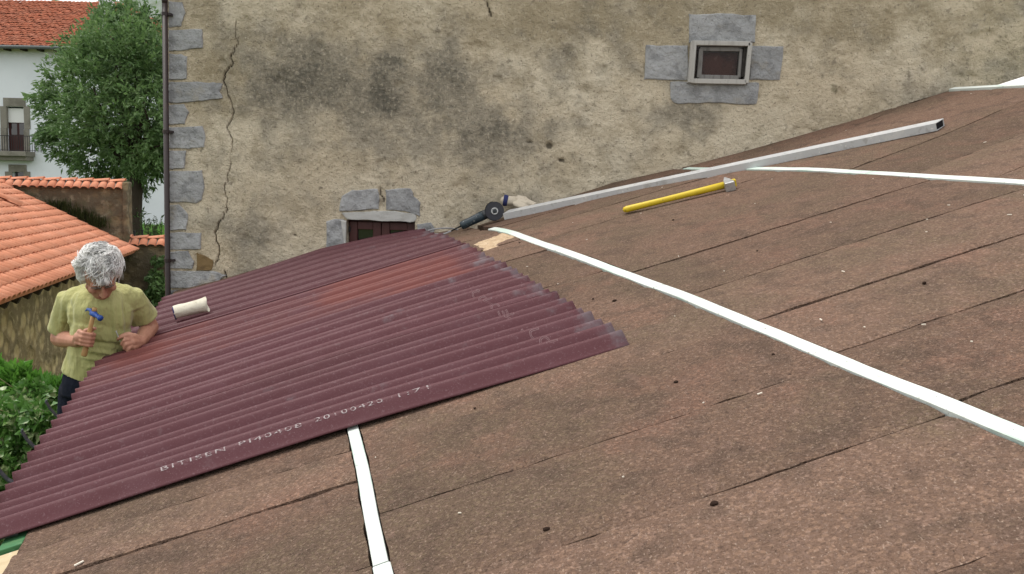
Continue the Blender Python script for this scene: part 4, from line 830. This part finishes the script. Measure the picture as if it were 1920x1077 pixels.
for i in range(len(pth) - 1):
    p0, p1, p2, p3 = pth[max(i - 1, 0)], pth[i], pth[i + 1], pth[min(i + 2, len(pth) - 1)]
    for t in np.linspace(0, 1, 6)[:-1]: fine_.append(.5 * ((2 * p1) + (-p0 + p2) * t + (2 * p0 - 5 * p1 + 4 * p2 - p3) * t * t + (-p0 + 3 * p1 - 3 * p2 + p3) * t ** 3))
m.tube(fine_ + [pth[-1]], .0052, 7); m.build('cable', 'cable_grey', gr, True)
# work glove behind the bar
gl0 = rh(972, 391, 0); gD = dep(aty(972, 378, -.075)); gl = thing('work_glove', 'cream leather work glove with blue cuff behind the bar end', 'glove', tuple(gl0))
s_ = gD / FPX; G = lambda px, py, dd=0.0: at(px, py, gD + dd); m = MB()
m.ell(G(962, 377), CR * 14 * s_, -CF * .03, CU * 8.5 * s_); m.cap(G(948, 376), G(966, 377), 9.5 * s_, 9 * s_)
for (a, b, c) in (((972, 370, .03), (985, 372, .02), (994, 379, .0)), ((974, 373, 0), (990, 377, -.01), (1003, 382, -.02)), ((974, 378, -.02), (988, 381, -.03), (999, 385, -.03)), ((970, 382, -.03), (982, 386, -.04), (990, 389, -.04)), ((966, 383, -.04), (974, 387, -.05), (982, 390, -.05))):
    m.cap(G(*a), G(*b), 4.6 * s_, 4.0 * s_); m.cap(G(*b), G(*c), 4.0 * s_, 3.2 * s_)
vv_, ff_ = remeshed(m, .004, 3, lambda V_, N_: V_ + N_ * (.006 * fbm(V_[:, 0] * 40 + V_[:, 1] * 23, V_[:, 2] * 50, 3))[:, None]); obj('palm', vv_, ff_, 'leather', gl, True)
m = MB(); ca = nrm(G(960, 378) - G(944, 375)); m.tube([G(944, 375), G(947, 375.5), G(952, 376.5)], [10.5 * s_, 11 * s_, 10 * s_], 16, False); m.tube([G(944.2, 375), G(951, 376.5)], [9.6 * s_, 9.4 * s_], 16, False); m.build('cuff', 'cuff_blue', gl, True)
# yellow handled hammer
ha = rh(1172, 393, .022); hb = rh(1358, 347, .030); hx_ = nrm(hb - ha); yh = thing('sledge_hammer', 'hammer with long yellow handle and grey steel head lying on the cork', 'hammer', tuple(ha))
m = MB(); Lh = np.linalg.norm(hb - ha); m.tube([ha - hx_ * .012, ha - hx_ * .006, ha + hx_ * .01, ha + hx_ * Lh * .4, ha + hx_ * Lh * .8, hb + hx_ * .03], [.006, .014, .0185, .0165, .0185, .020], 16); m.build('handle', 'yellow', yh, True)
hc = hb + hx_ * .022; dh = dep(hc); lowp = at(1359, 353, dh - .055); hpv = nrm(lowp - hc); hpv = nrm(hpv - hx_ * (hpv @ hx_)); sdh = np.cross(hx_, hpv)
m = MB(); m.box(hc + hpv * .040, hx_ * .026, sdh * .026, hpv * .022); m.build('striking_face', 'steel', yh, bevel=.004)
m = MB(); m.box(hc, hx_ * .021, sdh * .023, hpv * .0185); m.build('eye_socket', 'steel', yh, bevel=.004)
m = MB(); tipc = hc - hpv * .085; b_ = [hc - hpv * .0185 + hx_ * i * .020 + sdh * j * .022 for i, j in ((-1, -1), (1, -1), (1, 1), (-1, 1))]; t_ = [tipc + hx_ * i * .004 + sdh * j * .020 for i, j in ((-1, -1), (1, -1), (1, 1), (-1, 1))]
m.add(b_ + t_, [(3, 2, 1, 0), (4, 5, 6, 7)] + [(k, (k + 1) % 4, 4 + (k + 1) % 4, 4 + k) for k in range(4)]); m.build('wedge_peen', 'steel', yh, bevel=.003)
m = MB(); m.box(hc + hx_ * .030, hx_ * .012, sdh * .019, hpv * .016); m.build('handle_end', 'yellow', yh, bevel=.003)
# canvas sleeve on the sheets
c_l = rh(336, 600, .05); c_r = rh(394, 583, .05); dl = dep(c_l); s_ = dl / FPX; cs = thing('canvas_sleeve', 'cream canvas sleeve with open flared mouth lying on the corrugated sheets', 'cloth sleeve', tuple(c_l))
P0 = at(327, 587, dl + .015); P1 = at(386, 573, dep(c_r) + .02); axs = nrm(P1 - P0); Ls_ = np.linalg.norm(P1 - P0); a1 = nrm(np.cross(axs, CF)); a1 = a1 if a1[2] > 0 else -a1; a2 = np.cross(axs, a1)
prof = [(0, 13.0), (.04, 13.6), (.2, 13.8), (.4, 13.9), (.55, 14.0), (.7, 14.0), (.82, 14.4), (.92, 15.4), (1.0, 16.4), (1.05, 16.8)]
nseg = 40; vs_ = []
for inner in (0, 1):
    for t, r in prof:
        for j in range(nseg):
            an = 2 * math.pi * j / nseg; rr = r * s_ * (1 + .10 * float(fbm(np.array(t * 5 + 3), np.array(math.cos(an) * 1.6 + math.sin(an) * 2.3 + 9), 3)) * 2) - inner * .004
            fl_ = .80 if math.cos(an) < 0 else 1.0
            vs_.append(P0 + axs * Ls_ * (t + .03 * math.sin(an * 2) * (t > .9)) + (a1 * math.cos(an) * fl_ + a2 * math.sin(an)) * rr)
np_ = len(prof); fs = []
for i in range(np_ - 1):
    for j in range(nseg):
        fs.append((i * nseg + j, i * nseg + (j + 1) % nseg, (i + 1) * nseg + (j + 1) % nseg, (i + 1) * nseg + j)); b_ = np_ * nseg
        fs.append((b_ + i * nseg + (j + 1) % nseg, b_ + i * nseg + j, b_ + (i + 1) * nseg + j, b_ + (i + 1) * nseg + (j + 1) % nseg))
for j in range(nseg): fs.append(((np_ - 1) * nseg + j, (np_ - 1) * nseg + (j + 1) % nseg, (2 * np_ - 1) * nseg + (j + 1) % nseg, (2 * np_ - 1) * nseg + j))
fs.append(tuple(np_ * nseg + j for j in range(nseg)))
obj('sleeve', vs_, fs, 'canvas', cs, True)
m = MB(); m.tube([P0 - axs * .003, P0 + axs * .003], [13.0 * s_, 13.4 * s_], 28, False, .97); m.build('blue_hem', 'cuff_blue', cs, True)
# white panel standing at the top of the slope
def onu(px, py, u0): r = ray(px, py); t = ((U * u0 - CC) @ U) / (r @ U); return CC + r * t
pp = [onu(1858, 172, 5.60), onu(2450, 165, 5.60), onu(2450, 100, 5.60), onu(1920, 141, 5.60), onu(1858, 163, 5.60)]
pp = [q + (U * .30 if k in (2, 3) else 0) for k, q in enumerate(pp)]
m = MB(); m.add([q for q in pp] + [q + U * .02 for q in pp], [(0, 1, 2, 3, 4), (9, 8, 7, 6, 5)] + [(k, 5 + k, 5 + (k + 1) % 5, (k + 1) % 5) for k in range(5)])
tag(m.build('white_board', 'white_board'), 'white board leaning at the top of the cork roof beside the house wall', 'board')
# crumbs and chips
for px, py, r in ((1267, 716, .011), (1024, 992, .010), (1152, 564, .012), (974, 455, .008), (1262, 412, .010), (1292, 334, .009), (1733, 530, .012), (1148, 498, .007), (1420, 470, .007), (890, 765, .006), (1338, 944, .012), (1112, 560, .007), (1450, 664, .008)):
    r *= .55; q = rh(px, py, r * .4); m = MB(); m.ell(q, U * r * 1.3, V * r * 1.1, NR * r * .7, 8, 6); vv_ = np.array(m.v); vv_ = q + (vv_ - q) * (1 + .9 * fbm(vv_[:, 0] * 90 + px, vv_[:, 1] * 90, 2))[:, None]
    tag(obj('cork_crumb', vv_, m.f, 'crumb'), 'dark crumb of broken cork lying on the cork boards', 'crumb', 'dark crumbs on the roof')
m = MB()
for i in range(70):
    u, v = random.uniform(.2, 6), random.uniform(1.0, 5.9)
    if v < wallv(u) + .05 or (u < 2.02): u = random.uniform(.2, 6); 
    if v < wallv(u) + .05: continue
    if u < 2.03 and v < 4.3: continue
    q = RP(u, v, .004); a = random.uniform(0, 3.1); d = U * math.cos(a) + V * math.sin(a); d2 = np.cross(NR, d); s = random.uniform(.0013, .0030); m.box(q, d * s * random.uniform(1, 2.6), d2 * s * .6, NR * .0012)
P = rh(148, 1056, .004); m.box(P, (U * .8 - V * .4) * .013, (V * .8 + U * .4) * .0028, NR * .0015)
tag(m.build('wood_chips', 'chip'), 'scattered pale wood chips and flecks on the cork', 'wood chips', None, 'stuff')

# ------------------------------------------------------------------ the man at the eave
FL = -1.10
foot = at(176, 700, 4.74); man = thing('person', 'man with curly grey hair in an olive t-shirt holding a hammer and a nail', 'person', (foot[0], foot[1], FL))
hcn = at(187, 513, 4.48); toc = nrm(CC - hcn); fd = nrm(.56 * toc - .82 * ZUP + .15 * CR); zc = nrm(.82 * toc + .56 * ZUP); zc = nrm(zc - fd * (zc @ fd)); xh = np.cross(fd, zc); xh = xh if xh @ CR > 0 else -xh
H = lambda x, y, z: hcn + xh * x + fd * y + zc * z
bd = MB()
bd.ell(H(0, -.005, .018), xh * .076, fd * .094, zc * .104, 18, 12); bd.ell(H(0, .030, -.052), xh * .060, fd * .062, zc * .070, 16, 10); bd.ell(H(0, .062, -.098), xh * .030, fd * .026, zc * .024)
bd.cap(H(-.042, .074, .016), H(.042, .074, .016), .013, .013); bd.cap(H(0, .092, .004), H(0, .112, -.034), .009, .014); bd.ell(H(-.012, .100, -.036), xh * .008, fd * .011, zc * .008); bd.ell(H(.012, .100, -.036), xh * .008, fd * .011, zc * .008)
for s in (-1, 1): bd.ell(H(s * .044, .066, -.030), xh * .022, fd * .022, zc * .020); bd.ell(H(s * .079, -.012, -.018), xh * .010, fd * .022, zc * .034); bd.cap(H(s * .05, .02, -.07), H(s * .02, .062, -.098), .02, .018)
bd.cap(H(-.020, .084, -.064), H(.020, .084, -.064), .008, .008); bd.cap(H(-.016, .082, -.075), H(.016, .082, -.075), .008, .008)
nk = at(191, 552, 4.66); bd.cap(H(0, -.035, -.055), nk, .062, .068); ch_ = at(188, 600, 4.68); bd.cap(nk, ch_, .08, .12); bd.cap(ch_, at(180, 690, 4.76), .12, .13)
rs, re, rw = at(132, 562, 4.70), at(112, 634, 4.80), at(146, 640, 4.56); ls, le, lw_ = at(246, 558, 4.72), at(281, 613, 4.87), at(263, 640, 4.665)
bd.cap(at(150, 568, 4.70), rs, .055, .053); bd.cap(rs, re, .053, .046); bd.cap(re, re * .55 + rw * .45, .046, .043); bd.cap(re * .6 + rw * .4, rw, .044, .030)
bd.cap(at(225, 568, 4.71), ls, .055, .053); bd.cap(ls, le, .053, .045); bd.cap(le, le * .6 + lw_ * .4, .045, .043); bd.cap(le * .65 + lw_ * .35, lw_, .044, .030)
# right fist round the hammer handle
hA, hB = at(157, 668, 4.475), at(175.5, 588, 4.47); ah = nrm(hB - hA); hc = hA + (hB - hA) * .40; e1 = nrm(CC - hc); e1 = nrm(e1 - ah * (e1 @ ah)); e2 = np.cross(ah, e1); e2 = e2 if e2 @ CR > 0 else -e2
def hp(th, R_, off): th = math.radians(th); return hc + ah * off + (e1 * math.cos(th) + e2 * math.sin(th)) * R_
for off, fr, ln in ((.030, .0098, 1.0), (.011, .0102, 1.04), (-.008, .0098, 1.0), (-.026, .0085, .92)):
    kn = [hp(-92, .042, off), hp(-42, .037 * ln, off), hp(18, .029, off), hp(78, .0255, off - .001), hp(140, .0245, off - .002)]
    for a, b in zip(kn[:-1], kn[1:]): bd.cap(a, b, fr, fr * .97, 8)
    bd.cap(kn[0], rw + (kn[0] - rw) * .2 + ah * off * .25, fr * 1.45, .020, 10)
bd.cap(rw, hp(-105, .038, .002), .029, .030, 10)
tk = [rw + (hp(-140, .03, .02) - rw) * .45, hp(-150, .034, .034), hp(165, .028, .050), hp(120, .024, .056)]
for a, b, r0, r1 in zip(tk[:-1], tk[1:], (.017, .0125, .0108), (.0125, .0108, .0095)): bd.cap(a, b, r0, r1, 8)
# left hand on the sheet pinching a nail
LH = lambda *q: at(*q)
for a, b, r0, r1 in (((263, 640, 4.665), (247, 633, 4.600), .026, .019), ((263, 641, 4.665), (248, 642, 4.590), .026, .020), ((262, 643, 4.660), (250, 651, 4.595), .024, .017), ((262, 636, 4.665), (252, 630, 4.62), .022, .016)): bd.cap(LH(*a), LH(*b), r0, r1, 10)
for ch in ([(246, 631, 4.595), (234, 629, 4.560), (226, 633, 4.560), (221, 636, 4.572)], [(245, 637, 4.585), (233, 638, 4.545), (228, 645, 4.555), (234, 650, 4.575)], [(246, 643, 4.585), (237, 646, 4.545), (233, 653, 4.553), (240, 657, 4.575)], [(248, 649, 4.588), (242, 653, 4.556), (240, 659, 4.560), (246, 661, 4.578)], [(253, 630, 4.625), (242, 625, 4.606), (233, 627, 4.592), (224, 631, 4.585)]):
    for (a, b), r0, r1 in zip(zip(ch[:-1], ch[1:]), (.0112, .0098, .0092), (.0100, .0092, .0080)): bd.cap(LH(*a), LH(*b), r0, r1, 8)
vv_, ff_ = remeshed(bd, .0042, 3); body = obj('body', vv_, ff_, 'skin', man, True)
# face details
for s in (-1, 1):
    m = MB(); m.ell(H(s * .031, .080, -.004), xh * .012, fd * .008, zc * .005, 10, 6); m.build('eyelid', 'eyelid', man, True)
    m = MB(); m.cap(H(s * .014, .093, .014), H(s * .032, .094, .020), .005, .006, 8); m.cap(H(s * .032, .094, .020), H(s * .050, .084, .014), .006, .003, 8); m.build('eyebrow', 'brow_hair', man, True)
m = MB(); m.cap(H(-.018, .0905, -.066), H(.018, .0905, -.066), .0045, .0045, 8); m.cap(H(-.015, .0885, -.073), H(.015, .0885, -.073), .0050, .0050, 8); m.build('lips', 'lips', man, True)
# hair: a dense base and loose curls
m = MB(); m.ell(H(0, -.024, .040), xh * .078, fd * .084, zc * .086, 18, 12)
for s in (-1, 1): m.ell(H(s * .070, -.030, -.002), xh * .034, fd * .062, zc * .062); m.ell(H(s * .062, -.055, -.050), xh * .034, fd * .042, zc * .045)
m.ell(H(0, -.085, -.02), xh * .075, fd * .035, zc * .09)
def hp_(V_, N_): return V_ + N_ * (.016 * fbm(V_[:, 0] * 34 + V_[:, 1] * 21, V_[:, 2] * 38 - V_[:, 1] * 17, 3) + .010 * np.abs(fbm(V_[:, 0] * 90, V_[:, 2] * 90 + V_[:, 1] * 60, 2)))[:, None]
vv_, ff_ = remeshed(m, .005, 2, hp_); hair = obj('hair', vv_, ff_, 'hair', man, True)
cu = {'hair': MB(), 'hair_white': MB(), 'hair_dark': MB()}
def flow(d): x, y, z = d; f = lambda a: float(fbm(np.array(x * 2.6 + y * 1.3 + a), np.array(z * 2.6 - y * 1.9 + a * 2), 2)); return xh * f(3.1) + fd * f(11.7) + zc * f(23.3)
for i in range(4400):
    d = nrm(RNG.normal(size=3)); x, y, z = d
    if (y > .16 and z < .56) or z < -.55 or (y > .1 and z < -.1 and abs(x) < .9): continue
    out = nrm(xh * x + fd * y + zc * z); cl = .97 + .85 * float(fbm(np.array(x * 4.5 + y * 2), np.array(z * 4.5 - y * 3 + 5), 2)); root = H(x * .080 * cl, y * .088 * cl - .022, z * .092 * cl + .030)
    want = out * .15 - zc * .25 - ZUP * .30 + xh * x * .5 + flow(d) * 4.2 + RNG.normal(size=3) * .16; want = nrm(want - out * (want @ out))
    L = random.uniform(.03, .075) * random.choice((1, 1, 1, 1.5)) * (1.2 if abs(x) > .5 else 1); ph0 = float(fbm(np.array(x * 5 + 31), np.array(z * 5 + y * 4), 2)) * 14; rr = random.uniform(.005, .014); bn = np.cross(want, out); pts = []
    for k in range(10):
        t = k / 9; an = ph0 + t * 6.2; pts.append(root + want * L * t + out * (.010 * math.sin(t * 2.4) + .006 - .5 * (L * t) ** 2 / .1) + (out * math.cos(an) * .8 + bn * math.sin(an)) * rr * (.3 + .7 * t))
    tone = float(fbm(np.array(x * 3 + 7), np.array(z * 3 + y * 3), 2)) + random.gauss(0, .12) + (.28 if abs(x) > .55 else 0) - (.10 if y > .1 and abs(x) < .4 else 0)
    mt = 'hair_white' if tone > .04 else 'hair_dark' if tone < -.16 else 'hair'
    r_ = random.uniform(.0009, .0020); cu[mt].tube(pts, [r_ * .8, r_, r_, r_, r_, r_, r_, r_ * .9, r_ * .7, r_ * .3], 4)
for i in range(26):   # fringe over the forehead
    x = random.uniform(-.35, .45); root = H(x * .07, .070 - .05 * x * x, .085 - .03 * x * x); tipz = random.uniform(.030, .055); pts = [root, H(x * .078, .094 - .04 * x * x, .072), H(x * .080 + random.uniform(-.01, .01), .104 - .04 * x * x, .055), H(x * .082 + random.uniform(-.016, .016), .103 - .045 * x * x, tipz)]
    cu[random.choice(('hair', 'hair_dark', 'hair_white'))].tube(pts, [.003, .003, .0024, .001], 4)
for k_, mb in cu.items(): o = mb.build('curls', k_, hair, True); o['kind'] = 'stuff'
# t-shirt
sh = MB(); Tt = lambda px, py, d: at(px, py, d)
sh.cap(Tt(146, 565, 4.69), Tt(233, 562, 4.70), .078, .078, 16); sh.cap(Tt(172, 553, 4.69), Tt(142, 566, 4.69), .070, .066, 16); sh.cap(Tt(207, 551, 4.69), Tt(238, 563, 4.70), .070, .066, 16); sh.ell(Tt(188, 590, 4.66), CR * .165, -CF * .125, ZUP * .16, 18, 12); sh.ell(Tt(190, 625, 4.68), CR * .148, -CF * .135, ZUP * .17, 18, 12)
sh.tube([Tt(188, 600, 4.68), Tt(188, 640, 4.70), Tt(182, 672, 4.72), Tt(176, 692, 4.735), Tt(174, 701, 4.74)], [.145, .142, .142, .146, .148], 24)
sh.tube([nk + nrm(ch_ - nk) * .02 + fd * -.01, nk + (H(0, -.03, -.05) - nk) * .28], [.088, .074], 18)
sh.tube([Tt(143, 564, 4.69), rs, rs * .5 + re * .5, rs * .22 + re * .78], [.066, .066, .066, .072], 18); sh.tube([Tt(236, 562, 4.70), ls, ls * .55 + le * .45, ls * .34 + le * .66], [.066, .066, .067, .074], 18)
def folds(V_, N_):
    px, py = toimg(V_); d = 0
    for (x0, y0, x1, y1, wd, a) in ((222, 545, 232, 660, 5, .009), (212, 560, 218, 640, 4, .006), (232, 560, 240, 620, 4, -.006), (130, 560, 134, 615, 4, -.006), (120, 560, 116, 612, 4, .005), (150, 655, 235, 668, 4, .008), (145, 668, 225, 682, 4, .007), (150, 640, 240, 650, 4, -.006), (140, 600, 150, 690, 5, -.006), (170, 560, 160, 600, 5, .004), (200, 575, 214, 655, 6, -.004), (110, 600, 130, 606, 3, .003), (240, 585, 270, 570, 3, .004), (160, 690, 210, 684, 3, .006)):
        dx, dy = x1 - x0, y1 - y0; t = np.clip(((px - x0) * dx + (py - y0) * dy) / (dx * dx + dy * dy), 0, 1); q = np.hypot(px - x0 - t * dx, py - y0 - t * dy); d = d + a * np.exp(-(q / wd) ** 2) * np.sin(np.pi * np.clip(t, .02, .98)) ** .5
    return V_ + N_ * (d * 1.7 + .022 * fbm(V_[:, 0] * 11 + 3, V_[:, 2] * 6 + V_[:, 1] * 5, 3))[:, None]
vv_, ff_ = remeshed(sh, .0055, 5, folds); obj('t_shirt', vv_, ff_, 'shirt', man, True)
# trousers and boots down to the scaffold board
tr = MB(); hip = at(174, 712, 4.745); tr.tube([at(174, 694, 4.74), at(174, 712, 4.745), at(173, 740, 4.75)], [.139, .146, .15], 22); ank = []
for s in (-1, 1):
    h0 = hip + CR * s * .085 - ZUP * .06; kn = np.array([h0[0] + s * .03, h0[1] - .05, (h0[2] + FL) / 2 + .03]); an = np.array([h0[0] + s * .04, h0[1] + .02, FL + .10]); tr.cap(h0, kn, .088, .064, 14); tr.cap(kn, an, .066, .050, 14); ank.append(an)
vv_, ff_ = remeshed(tr, .008, 4, lambda V_, N_: V_ + N_ * (.014 * fbm(V_[:, 0] * 8, V_[:, 2] * 11, 3))[:, None]); obj('trousers', vv_, ff_, 'trousers', man, True)
for an in ank:
    m = MB(); m.cap(an, an - ZUP * .055, .052, .046); tw = nrm([toc[0], toc[1], 0]); m.cap(an - ZUP * .062 - tw * .02, an - ZUP * .066 + tw * .15, .040, .034)
    vv_, ff_ = remeshed(m, .006, 3); vv_[:, 2] = np.maximum(vv_[:, 2], FL + .001); obj('boot', vv_, ff_, 'boots', man, True)
# claw hammer in the right hand
hm = thing('claw_hammer', 'claw hammer with blue head and wooden handle gripped in the right hand', 'hammer', tuple(hA))
m = MB(); m.tube([hA, hA + ah * .006, hA + ah * .03, hA + (hB - hA) * .35, hA + (hB - hA) * .75, hB + ah * .018], [.010, .0145, .0140, .0115, .0105, .011], 12, True, .85); m.build('handle', 'hammer_wood', hm, True)
face = at(189, 597, 4.44); claw = at(160.5, 581, 4.50); fdv = nrm(face - hB); m = MB(); m.tube([hB - fdv * .012, hB + fdv * .010, hB + fdv * .022, face - fdv * .012, face - fdv * .009, face], [.0155, .0155, .0105, .0105, .0145, .0145], 14); m.build('head', 'hammer_blue', hm, True)
for s in (-1, 1):
    m = MB(); o_ = toc * s * .005; m.tube([hB - fdv * .004 + o_, hB * .55 + claw * .45 + ah * .010 + o_, hB * .2 + claw * .8 + ah * .008 + o_ * 1.5, claw - ah * .006 + o_ * 1.6], [.0115, .0085, .0060, .0022], 8); m.build('claw', 'hammer_blue', hm, True)
m = MB(); m.tube([hB + ah * .012, hB + ah * .030], [.0125, .0115], 12); m.build('handle_tip', 'hammer_wood', hm, True)
nl = thing('nail', 'thin steel nail pinched between finger and thumb of the left hand', 'nail', tuple(at(222, 634, 4.575))); a = at(218, 621, 4.575); b = at(225, 640, 4.575); m = MB(); m.tube([a, b], [.0022, .0018], 8); m.build('shank', 'steel', nl); m = MB(); m.tube([a + nrm(a - b) * .002, a], [.0055, .0055], 10); m.build('head', 'steel', nl)
# trestle scaffold the man stands on
sc_ = thing('scaffold', 'low plank scaffold standing on the ground below the eave', 'scaffold', (foot[0], foot[1], -3.0))
along = nrm([V[0], V[1], 0]); acr = np.array([-along[1], along[0], 0]); acr = acr if acr[0] > 0 else -acr; pc = np.array([foot[0], foot[1], FL - .02])
for k in (-1, 0, 1): m = MB(); m.box(pc + acr * k * .21 - acr * .06, along * .42, acr * .10, ZUP * .018); m.build('plank', 'plank', sc_, bevel=.004)
for i in (-1, 1):
    for j in (-1, 1): q = pc + along * i * .38 + acr * (j * .24 - .06); m = MB(); m.tube([np.array([q[0], q[1], -3.05]), q - ZUP * .02], .024, 10); m.build('leg', 'bracket', sc_, True)
    q = pc + along * i * .38 - acr * .06 - ZUP * .045; m = MB(); m.box(q, along * .02, acr * .32, ZUP * .025); m.build('crossbar', 'bracket', sc_)
